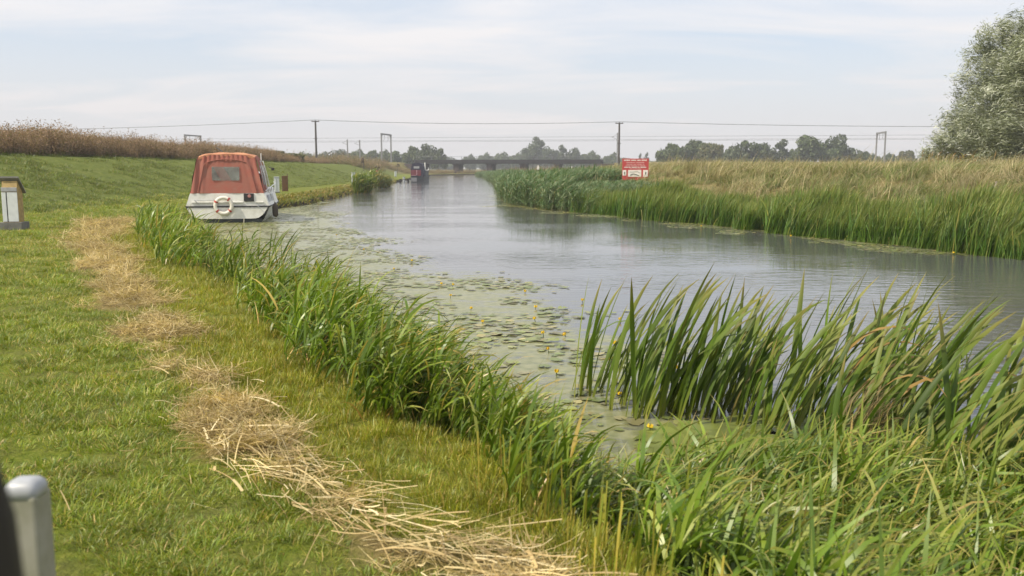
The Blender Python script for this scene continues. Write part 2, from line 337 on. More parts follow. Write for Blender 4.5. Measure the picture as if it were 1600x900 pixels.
# ------------------------------------------------------------------ vegetation builders
def blades(base, az, th0, dth, Ln, Wd, col, S=5, p=1.4, twist=None, tipcol=None, basecol=None, shape='leaf', fold=0.0):
    """strips that start at base, lean from the vertical by th0 (+dth at the tip) towards azimuth az. returns V, F, C"""
    n = len(base); t = np.linspace(0, 1, S + 1)
    az = np.broadcast_to(np.asarray(az, float), (n,)); th0 = np.broadcast_to(np.asarray(th0, float), (n,)); dth = np.broadcast_to(np.asarray(dth, float), (n,))
    Ln = np.broadcast_to(np.asarray(Ln, float), (n,)); Wd = np.broadcast_to(np.asarray(Wd, float), (n,))
    tm = (t[1:] + t[:-1]) / 2
    th = th0[:, None] + dth[:, None] * tm[None] ** p
    d = np.stack([np.sin(th) * np.cos(az)[:, None], np.sin(th) * np.sin(az)[:, None], np.cos(th)], -1)
    pos = np.concatenate([np.zeros((n, 1, 3)), np.cumsum(d * (Ln / S)[:, None, None], 1)], 1) + base[:, None, :]
    dd = np.concatenate([d[:, :1], d], 1)
    tw = np.zeros(n) if twist is None else twist
    side = np.stack([-np.sin(az), np.cos(az), np.zeros(n)], -1)[:, None, :].repeat(S + 1, 1)
    up = np.cross(dd, side)
    ang = (tw[:, None] * (0.4 + 0.6 * t[None]))[..., None]
    sv = side * np.cos(ang) + up * np.sin(ang)
    if shape == 'leaf': w = np.minimum(1, .55 + t * 2.2) * (1 - t ** 2.2) + .02
    elif shape == 'straw': w = np.ones_like(t)
    else: w = np.minimum(1, .7 + t) * np.clip((1 - t) * 3.2, 0, 1) ** .7 + .015
    hw = (Wd[:, None] * .5 * w[None])[..., None]
    if fold > 0:
        nv = np.cross(sv, dd); m = pos - nv * hw * fold
        P = np.stack([pos - sv * hw, m, pos + sv * hw], 2).reshape(-1, 3); k = 3
    else:
        P = np.stack([pos - sv * hw, pos + sv * hw], 2).reshape(-1, 3); k = 2
    o = (np.arange(n) * (S + 1) * k)[:, None] + (np.arange(S) * k)[None]
    Fs = [np.stack([o + j, o + j + 1, o + j + 1 + k, o + j + k], -1).reshape(-1, 4) for j in range(k - 1)]
    C = np.asarray(col, float)
    if C.ndim == 1: C = np.tile(C, (n, 1))
    C = C[:, None, :].repeat(S + 1, 1)
    if basecol is not None: f = np.clip(1 - t * 3.5, 0, 1)[None, :, None] * .8; C = C * (1 - f) + np.asarray(basecol) * f
    if tipcol is not None: f = np.clip(t * 3 - 2.1, 0, 1)[None, :, None] * rng.random((n, 1, 1)); C = C * (1 - f) + np.asarray(tipcol) * f
    return P, np.concatenate(Fs), C.repeat(k, 1).reshape(-1, 3)
def join(parts):
    Vs, Fs, Cs, o = [], [], [], 0
    for v, f, c in parts: Vs.append(v); Fs.append(f + o); Cs.append(c); o += len(v)
    return np.concatenate(Vs), np.concatenate(Fs), np.concatenate(Cs)
def pick(cols, n, jitter=.15, w=None):
    cols = np.asarray(cols, float); c = cols[rng.choice(len(cols), n, p=w)]
    return c * (1 + (rng.random((n, 1)) - .5) * 2 * jitter)
def proto_collection(name, meshes, mat):
    c = bpy.data.collections.new(name)                       # never linked to the scene: only a source for the instancer
    for k, me in enumerate(meshes):
        me.materials.append(mat); o = bpy.data.objects.new('%s_%02d' % (name, k), me); c.objects.link(o)
    return c
def scatter(name, P, rot, scl, coll, ncoll, label, cat):
    """one 'stuff' object whose points carry tufts"""
    me = bpy.data.meshes.new(name); n = len(P); me.vertices.add(n); me.vertices.foreach_set('co', np.ascontiguousarray(P, np.float32).ravel())
    a = me.attributes.new('rot', 'FLOAT_VECTOR', 'POINT'); a.data.foreach_set('vector', np.ascontiguousarray(rot, np.float32).ravel())
    s = np.asarray(scl, np.float32)
    if s.ndim == 1: s = np.repeat(s[:, None], 3, 1)
    a = me.attributes.new('scl', 'FLOAT_VECTOR', 'POINT'); a.data.foreach_set('vector', np.ascontiguousarray(s).ravel())
    a = me.attributes.new('pid', 'INT', 'POINT'); a.data.foreach_set('value', rng.integers(0, ncoll, n).astype(np.int32))
    o = bpy.data.objects.new(name, me); COL.objects.link(o)
    ng = bpy.data.node_groups.new(name + '_scatter', 'GeometryNodeTree')
    ng.interface.new_socket('Geometry', in_out='INPUT', socket_type='NodeSocketGeometry'); ng.interface.new_socket('Geometry', in_out='OUTPUT', socket_type='NodeSocketGeometry')
    gi = ng.nodes.new('NodeGroupInput'); gout = ng.nodes.new('NodeGroupOutput')
    ci = ng.nodes.new('GeometryNodeCollectionInfo'); ci.inputs['Collection'].default_value = coll; ci.inputs['Separate Children'].default_value = True; ci.inputs['Reset Children'].default_value = True
    ip = ng.nodes.new('GeometryNodeInstanceOnPoints'); ip.inputs['Pick Instance'].default_value = True
    def at(nm, ty):
        q = ng.nodes.new('GeometryNodeInputNamedAttribute'); q.data_type = ty; q.inputs['Name'].default_value = nm; return q.outputs['Attribute']
    er = ng.nodes.new('FunctionNodeEulerToRotation')
    ng.links.new(gi.outputs[0], ip.inputs['Points']); ng.links.new(ci.outputs[0], ip.inputs['Instance'])
    ng.links.new(at('pid', 'INT'), ip.inputs['Instance Index']); ng.links.new(at('rot', 'FLOAT_VECTOR'), er.inputs[0]); ng.links.new(er.outputs[0], ip.inputs['Rotation'])
    ng.links.new(at('scl', 'FLOAT_VECTOR'), ip.inputs['Scale']); ng.links.new(ip.outputs[0], gout.inputs[0])
    md = o.modifiers.new('scatter', 'NODES'); md.node_group = ng
    return tag(o, label, cat, kind='stuff')
def in_view(x, y, m=1.12):
    return (np.abs(x) < np.maximum(y, 0) * .571 * m + .9) & (y > 1.8)
def sample(n, x0, x1, y0, y1):
    return rng.uniform(x0, x1, n), rng.uniform(y0, y1, n)

M_lawn = leafmat('lawn_blade', .30, .5, .22, tint=(1.34, 1.14, .8), spec=.6)
M_dry = leafmat('dry_grass_blade', .25, .6, .25)
M_reed = leafmat('reed_leaf', .30, .36, .18, tint=(1.44, 1.14, .82), spec=.4)
M_cat = leafmat('cattail_leaf', .28, .5, .25, tint=(1.28, 1.05, .75), spec=.3)
M_belt = leafmat('belt_leaf', .28, .5, .22, tint=(1.08, 1.12, .85), spec=.3)
M_phrag = leafmat('common_reed_leaf', .25, .45, .2, tint=(1.15, 1.2, 1.1), spec=.4)
M_tree = leafmat('tree_leaf', .25, .5, .12)
M_scrub = leafmat('scrub_twig', .25, .8, .2, tint=(1.42, 1.28, 1.25), spec=.15)

def tuft(n, R, h, w, cols, lean=.25, dth=.7, S=3, az=None, spread=PI, p=1.4, wts=None, tip=None, base=None):
    r = R * np.sqrt(rng.random(n)); a = rng.random(n) * 2 * PI
    b = np.stack([r * np.cos(a), r * np.sin(a), np.full(n, -.008)], -1)
    az_ = a + rng.normal(0, .8, n) if az is None else az + rng.normal(0, spread, n)
    V, F, C = blades(b, az_, np.abs(rng.normal(lean, lean * .5, n)), np.abs(rng.normal(dth, dth * .5, n)), h * rng.uniform(.5, 1.15, n), w * rng.uniform(.7, 1.3, n), pick(cols, n, .2, wts), S=S, p=p, twist=rng.normal(0, .9, n), tipcol=tip, basecol=base)
    return np_mesh('tuft', V, F, C)

# --- mown lawn
LAWN = [(.15, .22, .022), (.105, .18, .014), (.22, .27, .042), (.27, .26, .08), (.40, .34, .18)]
cl = proto_collection('lawn_tuft', [tuft(64, .10, .068, .0046, LAWN, .5, .9, wts=[.36, .34, .18, .09, .03]) for _ in range(6)] + [tuft(54, .11, .05, .0046, LAWN, .6, .9, wts=[.16, .1, .26, .30, .18]) for _ in range(3)] + [tuft(26, .09, .05, .014, [(.10, .17, .03), (.07, .13, .02), (.14, .2, .05)], .8, .6) for _ in range(1)], M_lawn)
def lawn_points():
    X, Y, S = [], [], []
    for y0, y1, dens, s in ((2.2, 4.5, 165, .92), (4.5, 7, 120, 1.0), (7, 11, 75, 1.15), (11, 17, 38, 1.4), (17, 28, 15, 1.9), (28, 50, 5, 2.6)):
        xa = -.571 * y1 * 1.1 - .6; n = int(dens * (y1 - y0) * (1.3 - xa)); x, y = sample(n, xa, 1.3, y0, y1)
        ok = (x < xL(y) - .75) & (x > toeX(y) - 1) & in_view(x, y) & (wind_d(x, y) > .75 + rng.random(n) * .5)
        wxx = np.interp(y, WIND[::-1, 1], WIND[::-1, 0]); ok &= ~((x > wxx + .1) & (rng.random(n) < .9))
        ok &= fbm(x, y, 2.2, 44) > rng.random(n) * .55 - .02
        X.append(x[ok]); Y.append(y[ok]); S.append(np.full(ok.sum(), s))
    x = np.concatenate(X); y = np.concatenate(Y); s = np.concatenate(S); return x, y, s
x, y, s = lawn_points(); n = len(x)
lo_ = scatter('lawn_grass', np.stack([x, y, ground(x, y)], -1), np.stack([rng.normal(0, .12, n), rng.normal(0, .12, n), rng.random(n) * 6.28], -1), s * rng.uniform(.7, 1.2, n) * (.75 + .5 * fbm(x, y, 1.1, 9)), cl, 6, 'short mown green lawn covering the left bank', 'grass')
q_ = fbm(x, y, .8, 17) + rng.normal(0, .05, n); pid = np.where(q_ > .56, rng.integers(6, 9, n), np.where((fbm(x, y, 1.5, 19) > .6), rng.integers(3, 10, n), rng.integers(0, 6, n))).astype(np.int32); lo_.data.attributes['pid'].data.foreach_set('value', pid)

# --- yellow mown margin between the hay and the reeds
MARG = [(.185, .24, .022), (.245, .275, .036), (.14, .195, .016), (.34, .29, .09), (.28, .215, .08)]
cm = proto_collection('margin_tuft', [tuft(60, .10, .085, .0045, MARG, .35, .6, wts=[.38, .25, .22, .10, .05]) for _ in range(6)], M_lawn)
X, Y, S = [], [], []
for y0, y1, dens, sc_ in ((2.2, 5, 170, .9), (5, 8, 120, 1.0), (8, 12, 65, 1.2), (12, 18, 32, 1.5), (18, 30, 13, 2.0)):
    x, y = sample(int(dens * (y1 - y0) * 12), -11, 1.2, y0, y1)
    wxx = np.interp(y, WIND[::-1, 1], WIND[::-1, 0]); ok = (x > wxx - .15) & (x < xL(y) - .2) & in_view(x, y) & (wind_d(x, y) > .7 + .5 * rng.random(len(x)))
    X.append(x[ok]); Y.append(y[ok]); S.append(np.full(ok.sum(), sc_))
x = np.concatenate(X); y = np.concatenate(Y); s = np.concatenate(S); n = len(x)
scatter('margin_grass', np.stack([x, y, ground(x, y)], -1), np.stack([rng.normal(0, .12, n), rng.normal(.1, .12, n), rng.random(n) * 6.28], -1), s * rng.uniform(.55, 1.2, n) * (.6 + .8 * fbm(x, y, .9, 14)), cm, 6, 'yellow green stubbly grass strip between cut hay and waterside reeds', 'grass')

# --- rough grass on the flood bank
BUND = [(.095, .15, .022), (.065, .115, .016), (.14, .18, .034), (.22, .21, .08)]
cb_ = proto_collection('bund_tuft', [tuft(46, .22, .14, .012, BUND, .4, .8, wts=[.4, .3, .2, .1]) for _ in range(5)], M_lawn)
X, Y = [], []
for y0, y1, dens in ((24, 45, 11), (45, 75, 6), (75, 120, 3)):
    x, y = sample(int(dens * (y1 - y0) * 14), -30, -16, y0, y1); ok = (x < toeX(y) + 1.5) & (x > toeX(y) - 10.5) & in_view(x, y) & (fbm(x, y, .5, 51) > .3 + .3 * rng.random(len(x)))
    X.append(x[ok]); Y.append(y[ok])
x = np.concatenate(X); y = np.concatenate(Y); n = len(x)
scatter('flood_bank_grass', np.stack([x, y, ground(x, y)], -1), np.stack([rng.normal(0, .1, n), rng.normal(0, .1, n), rng.random(n) * 6.28], -1), rng.uniform(.6, 1.5, n), cb_, 5, 'rough green grass on the long sloping flood bank', 'grass')

# --- cut hay: windrow of straw clumps and separate pale stalks
STRAW = [(.48, .36, .155), (.58, .46, .22), (.38, .275, .11), (.25, .17, .065), (.66, .55, .32)]
def straw_clump(n, R, H, L, w):
    r = R * np.sqrt(rng.random(n)); a = rng.random(n) * 2 * PI
    b = np.stack([r * np.cos(a), r * np.sin(a), rng.random(n) ** 1.5 * H * (1.1 - r / R)], -1)
    V, F, C = blades(b, rng.random(n) * 6.28, rng.normal(1.42, .22, n), rng.normal(0.15, .7, n), L * rng.uniform(.25, 1.3, n), w * rng.uniform(.5, 1.5, n), pick(STRAW, n, .25, [.3, .25, .22, .13, .10]), S=3, twist=rng.normal(0, 1.2, n), shape='straw')
    return np_mesh('straw', V, F, C)
cs = proto_collection('straw_clump', [straw_clump(105, .17, .05, .17, .0036) for _ in range(6)], M_dry)
X, Y, S = [], [], []
for y0, y1, dens, sc_ in ((2.3, 6, 80, .85), (6, 10, 50, .95), (10, 16, 30, 1.1), (16, 28, 12, 1.5)):
    x, y = sample(int(dens * (y1 - y0) * 14), -13, 1, y0, y1); w_ = wind_d(x, y); ok = (w_ < .45 + .9 * rng.random(len(x)) ** 3) & in_view(x, y) & (x < xL(y) - .5)
    X.append(x[ok]); Y.append(y[ok]); S.append(np.full(ok.sum(), sc_))
x = np.concatenate(X); y = np.concatenate(Y); s = np.concatenate(S); n = len(x)
scatter('hay_windrow', np.stack([x, y, ground(x, y) + .01], -1), np.stack([rng.normal(0, .2, n), rng.normal(0, .2, n), rng.random(n) * 6.28], -1), s * rng.uniform(.6, 1.15, n), cs, 6, 'long winding row of pale cut hay lying on the lawn', 'hay')
n = 760                                                      # broad flattened reed stalks, mostly along the row
k = rng.integers(3, len(WIND) - 1, n); t = rng.random(n)[:, None]; k[: n // 2] = rng.integers(8, len(WIND) - 1, n // 2)
P0 = WIND[k, :2] * (1 - t) + WIND[k + 1, :2] * t; dr_ = WIND[k + 1, :2] - WIND[k, :2]
x = P0[:, 0] + rng.normal(0, .14, n); y = P0[:, 1] + rng.normal(0, .10, n)
azs = np.arctan2(dr_[:, 1], dr_[:, 0]) + rng.normal(.25, .5, n)
lo = rng.random(n) < .02; x[lo] += rng.normal(-.2, .4, lo.sum())
b = np.stack([x, y, ground(x, y) + .035 + rng.random(n) * .05], -1)
V, F, C = blades(b, azs, rng.normal(1.48, .10, n), rng.normal(.12, .3, n), rng.uniform(.08, .34, n), rng.choice([.003, .005, .007, .010, .013], n, p=[.42, .34, .16, .06, .02]) * rng.uniform(.8, 1.1, n), pick([(.52, .41, .20), (.64, .54, .32), (.42, .31, .14), (.30, .21, .09)], n, .15, [.35, .22, .26, .17]), S=4, twist=rng.normal(0, .5, n), shape='straw')
tag(link('straw_stalks', np_mesh('straw_stalks', V, F, C), M_dry), 'scattered broad pale straw stalks lying along the nearest part of the hay row', 'straw', kind='stuff')

# --- waterside sweet grass / reed stands on the near bank
GREEN = [(.085, .165, .020), (.055, .115, .012), (.13, .215, .035), (.19, .265, .075), (.27, .25, .09)]
def stand(name, pts, hgt, label, leafL=.38, leafW=.014, leaves=5, lean=.35, mat=None, cols=GREEN, wts=(.34, .30, .2, .11, .05), az0=0.0, stemw=.006, cat='reeds', droop=1.15):
    n = len(pts); x, y = pts[:, 0], pts[:, 1]
    z = np.maximum(ground(x, y), -.25)
    H = hgt * rng.uniform(.6, 1.12, n) * (.62 + .76 * fbm(x, y, 1.1, 101)) * (np.interp(y, [3.5, 5.6, 6.6, 7.6, 8.6, 9.5, 10.1, 10.9, 12.1, 13.1, 13.9, 15, 17.5, 21, 24], [1.0, .85, 1.25, 1.15, .95, .6, .38, .85, 1.25, .75, .5, .75, 1.05, 1.1, .6]) if name == 'waterside_reeds' else 1.0); az = rng.normal(az0, .75, n)
    st0 = np.abs(rng.normal(lean * .45, .12, n)); sd = np.abs(rng.normal(lean, .2, n))
    b = np.stack([x, y, z], -1)
    parts = [blades(b, az, st0, sd, H, np.full(n, stemw), pick(cols, n, .15, wts) * .95, S=4, p=1.2, shape='straw', basecol=(.17, .17, .05))]
    for j in range(leaves):
        f = rng.uniform(.12, 1.0, n) if j else np.full(n, .97)
        th = st0 + sd * (f * .5) ** 1.2; hh = H * f
        pb = b + np.stack([np.sin(th) * np.cos(az) * hh, np.sin(th) * np.sin(az) * hh, np.cos(th) * hh], -1)
        a2 = az0 + rng.normal(0, 1.0, n)
        parts.append(blades(pb, a2, np.abs(rng.normal(.42, .22, n)), np.abs(rng.normal(droop, .45 * droop, n)), leafL * rng.uniform(.55, 1.2, n), leafW * rng.uniform(.6, 1.25, n), pick(cols, n, .2, wts), S=5, p=1.3, twist=rng.normal(0, .8, n), tipcol=(.36, .29, .13)))
    nd = max(6, n // 9); ix = rng.integers(0, n, nd)             # dead stems and folded brown leaves in between
    parts.append(blades(b[ix], rng.normal(az0, 1.2, nd), np.abs(rng.normal(.5, .35, nd)), np.abs(rng.normal(.9, .6, nd)), H[ix] * rng.uniform(.6, 1.1, nd), np.full(nd, leafW * .5), pick([(.38, .30, .13), (.27, .19, .08), (.48, .40, .22)], nd), S=5, p=2.4, twist=rng.normal(0, 1, nd)))
    V, F, C = join(parts)
    return tag(link(name, np_mesh(name, V, F, C), mat or M_reed), label, cat, kind='stuff')
def band(n, y0, y1, d0, d1, clump=.45, seed=60):
    """n points along the left bank between Y y0..y1, d = offset from the waterline (negative = land)"""
    out = np.zeros((0, 2))
    while len(out) < n:
        y = rng.uniform(y0, y1, n * 2); d = rng.uniform(d0, d1, n * 2); x = xL(y) + d
        ok = fbm(x, y, 1.7, seed) > clump * rng.random(n * 2) * 1.15
        if y1 < 30: ok &= rng.random(n * 2) < np.interp(y, [0, 9.2, 9.7, 10.2, 10.7, 12.8, 13.3, 13.9, 14.5], [1, 1, .25, .2, 1, 1, .2, .25, 1])
        out = np.concatenate([out, np.stack([x[ok], y[ok]], -1)])
    return out[:n]
stand('waterside_reeds', band(760, 13.6, 23.5, -1.0, .25, clump=.66, seed=61), .56, 'dense green reeds on the bank in front of the white cruiser', leafL=.46, leafW=.024, leaves=5)
stand('waterside_reeds', band(300, 10.3, 13.0, -.5, 1.0, clump=.7, seed=62), .56, 'ragged green reed tuft below the cruiser, leaning over the lily leaves', leafL=.5, leafW=.02, leaves=5, lean=.45)
stand('waterside_reeds', band(960, 5.4, 9.6, -.7, .5, clump=.7, seed=63), .5, 'long stand of arching green sweet grass beside the yellow mown strip', leafL=.42, leafW=.020, leaves=7, lean=.55, droop=1.4, wts=(.36, .38, .16, .06, .04))
stand('waterside_reeds', band(420, 3.9, 5.7, -.55, .55, seed=64), .33, 'low thin sweet grass between the long stand and the foreground mass', leafL=.34, leafW=.018, leaves=5, lean=.5)
pt = np.stack([rng.uniform(.55, 4.3, 3900), rng.uniform(2.35, 5.35, 3900)], -1)
edge = 5.35 - .35 * np.maximum(0, pt[:, 0] - 2.0) - np.maximum(0, 1.2 - pt[:, 0]) * .55
ok = (pt[:, 1] < edge + rng.normal(0, .12, len(pt))) & (pt[:, 0] > xL(pt[:, 1]) - .55 + .35 * (pt[:, 1] < 3.4)) & (pt[:, 0] < pt[:, 1] * .64 + .5)
stand('sweet_grass', pt[ok], .40, 'thick foreground mass of arching sweet grass filling the lower right corner', leafL=.54, leafW=.023, leaves=6, lean=.8, cols=[(.105, .205, .026), (.065, .145, .015), (.155, .26, .045), (.225, .315, .10), (.31, .30, .12)], wts=(.34, .32, .2, .11, .03), cat='grass', droop=1.55)
# upright pale stubble stems standing in the margin
pt = band(170, 2.6, 4.7, -.8, -.05, seed=66); n = len(pt)
V, F, C = blades(np.stack([pt[:, 0], pt[:, 1], ground(pt[:, 0], pt[:, 1])], -1), rng.normal(0, 1, n), np.abs(rng.normal(.08, .06, n)), np.abs(rng.normal(.1, .1, n)), rng.uniform(.14, .36, n), rng.uniform(.005, .010, n), pick([(.19, .23, .05), (.26, .27, .07), (.13, .19, .03)], n), S=3, shape='straw', basecol=(.3, .26, .1))
tag(link('cut_stems', np_mesh('cut_stems', V, F, C), M_reed), 'upright yellow green cut stems at the edge of the foreground grass', 'grass', kind='stuff')
# left bank further along the river: low rough edge and two darker tufts
stand('bank_edge_grass', band(4200, 40, 116, -1.2, .05, clump=.3, seed=67), .18, 'rough grassy river edge beyond the white cruiser', leafL=.2, leafW=.032, leaves=3, stemw=.014, cols=[(.11, .15, .03), (.16, .17, .05), (.07, .11, .02), (.24, .2, .09), (.10, .09, .04)], cat='grass')
def blob_pts(cx, cy, rx, ry, n):
    a = rng.random(n) * 6.28; r = np.sqrt(rng.random(n)); return np.stack([cx + np.cos(a) * r * rx, cy + np.sin(a) * r * ry], -1)
stand('bank_reed_tuft', blob_pts(-11.4, 68, .75, 1.4, 260), 1.35, 'dark green reed tuft standing alone on the far left bank beyond the service posts', leafL=.6, leafW=.06, leaves=4, stemw=.03, lean=.2)
stand('bank_reed_tuft', blob_pts(-12.9, 88, .9, 3, 300), 1.15, 'wider reed tuft on the left bank just before the dark moored boat', leafL=.6, leafW=.07, leaves=4, stemw=.03, lean=.2, cols=[(.10, .16, .04), (.075, .13, .03), (.13, .18, .06), (.16, .18, .07), (.2, .18, .08)])

# --- right bank: cattail belt, blue green reed bed, golden bank grass
RD = [(.070, .135, .020), (.050, .105, .014), (.105, .165, .030), (.17, .20, .045), (.29, .25, .07)]
def cat_clump(n, h, cols, wts, w=.022):
    a = rng.random(n) * 6.28; r = .22 * np.sqrt(rng.random(n)); b = np.stack([r * np.cos(a), r * np.sin(a), np.full(n, -.15)], -1)
    V, F, C = blades(b, rng.normal(0, .7, n), np.abs(rng.normal(.12, .08, n)), np.abs(rng.normal(.42, .28, n)), h * rng.uniform(.6, 1.1, n), w * rng.uniform(.7, 1.3, n), pick(cols, n, .2, wts), S=5, p=1.6, twist=rng.normal(0, 1.0, n), shape='cat', basecol=(.20, .22, .05), tipcol=(.3, .25, .1))
    return np_mesh('clump', V, F, C)
cc = proto_collection('cattail_clump', [cat_clump(34, 1.42, RD, [.38, .32, .18, .08, .04]) for _ in range(7)], M_belt)
n = 9000; y = rng.uniform(13, 46, n); d = rng.uniform(0, 2.5, n) ** 1.0; x = xR(y) + d
ok = in_view(x, y) & (fbm(x, y, .8, 71) > .30 * rng.random(n) + .5 * (d < .7) * rng.random(n)) & ~((y > 38.5) & (x < 3.6)) & (fbm(x, y, 1.4, 74) > .36) & (rng.random(n) < .66)
x, y = x[ok], y[ok]; n = len(x)
scatter('cattail_belt', np.stack([x, y, np.maximum(ground(x, y), -.1)], -1), np.stack([rng.normal(0, .05, n), rng.normal(.06, .09, n) + .22 * (fbm(x, y, .5, 73) - .3), rng.normal(0, .6, n)], -1), rng.uniform(.7, 1.12, n) * (.42 + .85 * fbm(x, y, .6, 72)) * np.where((x > 3.4) & (y > 36), .75, 1), cc, 7, 'dense belt of upright green cattails along the far right waterline', 'reeds')
PH = [(.085, .135, .055), (.065, .11, .040), (.13, .17, .085), (.18, .20, .10), (.22, .18, .08)]
def phrag(n, h):
    a = rng.random(n) * 6.28; r = .3 * np.sqrt(rng.random(n)); b = np.stack([r * np.cos(a), r * np.sin(a), np.full(n, -.15)], -1)
    az = rng.normal(0, .6, n); H = h * rng.uniform(.7, 1.08, n); s0 = np.abs(rng.normal(.06, .05, n)); sd = np.abs(rng.normal(.16, .1, n))
    parts = [blades(b, az, s0, sd, H, np.full(n, .008), pick(PH, n), S=3, shape='straw', basecol=(.22, .18, .08))]
    for j in range(7):
        f = rng.uniform(.3, 1, n); pb = b + np.stack([np.sin(s0 + sd * .4) * np.cos(az) * H * f, np.sin(s0 + sd * .4) * np.sin(az) * H * f, np.cos(s0 + sd * .4) * H * f], -1)
        parts.append(blades(pb, rng.normal(0, 1.0, n), np.abs(rng.normal(.7, .25, n)), np.abs(rng.normal(.9, .4, n)), rng.uniform(.25, .5, n), rng.uniform(.022, .036, n), pick(PH, n, .2, [.35, .3, .2, .1, .05]), S=3, twist=rng.normal(0, .8, n)))
    V, F, C = join(parts); return np_mesh('phrag', V, F, C)
cp = proto_collection('reed_clump', [phrag(16, 1.42) for _ in range(6)], M_phrag)
n = 6000; x, y = sample(n, -2.5, 7.5, 37.5, 66)
ok = (x > xR(y) + .05) & (x < xR(y) + 6.5 - .0 * y) & ((y > 41.5) | (x < 3.4)) & (rng.random(n) < .9) & (fbm(x, y, .7, 75) > .2 * rng.random(n))
x, y = x[ok], y[ok]; n = len(x)
scatter('reed_bed', np.stack([x, y, np.clip(ground(x, y), -.1, .35)], -1), np.stack([rng.normal(0, .05, n), rng.normal(.05, .06, n), rng.normal(0, .6, n)], -1), rng.uniform(.75, 1.1, n) * np.where((x > 2.6) & (x < 9) & (y < 51), .62, 1) * (.8 + .4 * fbm(x, y, .5, 76)), cp, 6, 'pale blue green common reed bed jutting into the river below the red notice', 'reeds')
n = 2600; y = rng.uniform(66, 215, n); x = xR(y) + rng.uniform(-.2, 3.2, n)
scatter('far_bank_reeds', np.stack([x, y, np.maximum(ground(x, y), -.1)], -1), np.stack([rng.normal(0, .05, n), rng.normal(.05, .06, n), rng.normal(0, .6, n)], -1), rng.uniform(.7, 1.1, n) * (1.0 - .25 * sm(120, 200, y)), cp, 6, 'low green reeds lining the right bank towards the bridge', 'reeds')
GOLD = [(.345, .285, .145), (.28, .225, .105), (.44, .37, .21), (.16, .185, .05), (.12, .155, .035)]
def gold(n, h, w):
    a = rng.random(n) * 6.28; r = .3 * np.sqrt(rng.random(n)); b = np.stack([r * np.cos(a), r * np.sin(a), np.full(n, -.03)], -1)
    V, F, C = blades(b, rng.normal(0, .8, n), np.abs(rng.normal(.28, .15, n)), np.abs(rng.normal(1.0, .45, n)), h * rng.uniform(.55, 1.15, n), rng.uniform(.6, 1.4, n) * .014, pick(GOLD, n, .2, w), S=4, p=1.5, twist=rng.normal(0, 1, n), basecol=(.10, .11, .03))
    return np_mesh('gold', V, F, C)
cg = proto_collection('bank_grass', [gold(60, .85, [.34, .24, .2, .13, .09]) for _ in range(4)] + [gold(60, .7, [.12, .12, .08, .36, .32]) for _ in range(3)], M_dry)
X, Y = [], []
for y0, y1, dens in ((15, 26, 9), (26, 40, 7.5), (40, 60, 5.0), (60, 95, 2.4), (95, 150, 1.1)):
    x, y = sample(int(dens * (y1 - y0) * 34), -4, 42, y0, y1); d = x - xR(y) - 1.8; ok = (d > .2) & (d < 26) & in_view(x, y) & (rng.random(len(x)) < (d < 14) * .6 + .4)
    X.append(x[ok]); Y.append(y[ok])
x = np.concatenate(X); y = np.concatenate(Y); n = len(x); d = x - xR(y) - 1.8
me_scale = rng.uniform(.6, 1.15, n) * (.45 + 1.0 * fbm(x, y, .7, 78)) * np.where((x > 3.2) & (x < 9) & (y < 51) & (y > 36), .55, 1)
so = scatter('bank_grass', np.stack([x, y, ground(x, y)], -1), np.stack([rng.normal(0, .1, n), rng.normal(.12, .2, n), rng.normal(0, .9, n) + 2.2 * (fbm(x, y, .6, 77) - .5)], -1), me_scale, cg, 7, 'long golden seeding grass covering the right river bank', 'grass')
gsel = fbm(x, y, .33, 79) + (d < 2) * .12 + rng.normal(0, .07, n); pid = np.where(gsel > .455, rng.integers(4, 7, n), rng.integers(0, 4, n)).astype(np.int32); so.data.attributes['pid'].data.foreach_set('value', pid)

n = 420; y = rng.uniform(18, 70, n); d = rng.uniform(2, 13, n); x = xR(y) + 1.8 + d; ok = in_view(x, y) & (fbm(x, y, .5, 86) > .48); x, y = x[ok], y[ok]; n = len(x)
ct = proto_collection('tall_stems', [gold(9, 1.05, [.3, .3, .2, .15, .05]) for _ in range(3)], M_dry)
scatter('seeding_stems', np.stack([x, y, ground(x, y)], -1), np.stack([rng.normal(0, .12, n), rng.normal(-.05, .15, n), rng.normal(0, .9, n)], -1), rng.uniform(.8, 1.3, n), ct, 3, 'taller ragged seed stems rising above the golden bank grass', 'grass')
# --- brown dead scrub along the crest of the flood bank, and lower scrub further on
BR = [(.20, .15, .10), (.15, .115, .075), (.27, .205, .14), (.12, .125, .04), (.095, .12, .03)]
def scrub(n, h, cols_w):
    a = rng.random(n) * 6.28; r = .75 * np.sqrt(rng.random(n)); b = np.stack([r * np.cos(a), r * np.sin(a), np.full(n, -.1)], -1)
    H = h * rng.uniform(.45, 1.1, n) * (1.08 - .45 * (r / .75) ** 2); az = a
    parts = [blades(b, az, np.abs(rng.normal(.12, .1, n)), np.abs(rng.normal(.3, .2, n)), H, rng.uniform(.010, .016, n), pick(BR, n, .2, cols_w) * .8, S=3, shape='straw')]
    for j in range(30):
        f = rng.uniform(.08, 1.03, n); pb = b + np.stack([np.sin(.2) * np.cos(az) * H * f, np.sin(.2) * np.sin(az) * H * f, np.cos(.2) * H * f], -1) + rng.normal(0, .07, (n, 3))
        lowgreen = (f < .3)
        c = pick(BR, n, .2, cols_w); c[lowgreen] = pick(BR[3:], lowgreen.sum(), .2)
        parts.append(blades(pb, rng.random(n) * 6.28, rng.uniform(.3, 1.9, n), rng.normal(.2, .6, n), rng.uniform(.05, .15, n), rng.uniform(.025, .06, n), c, S=2, twist=rng.normal(0, 1, n)))
    V, F, C = join(parts); return np_mesh('scrub', V, F, C)
cx_ = proto_collection('scrub_clump', [scrub(26, 1.6, [.42, .3, .22, .04, .02]) for _ in range(6)], M_scrub)
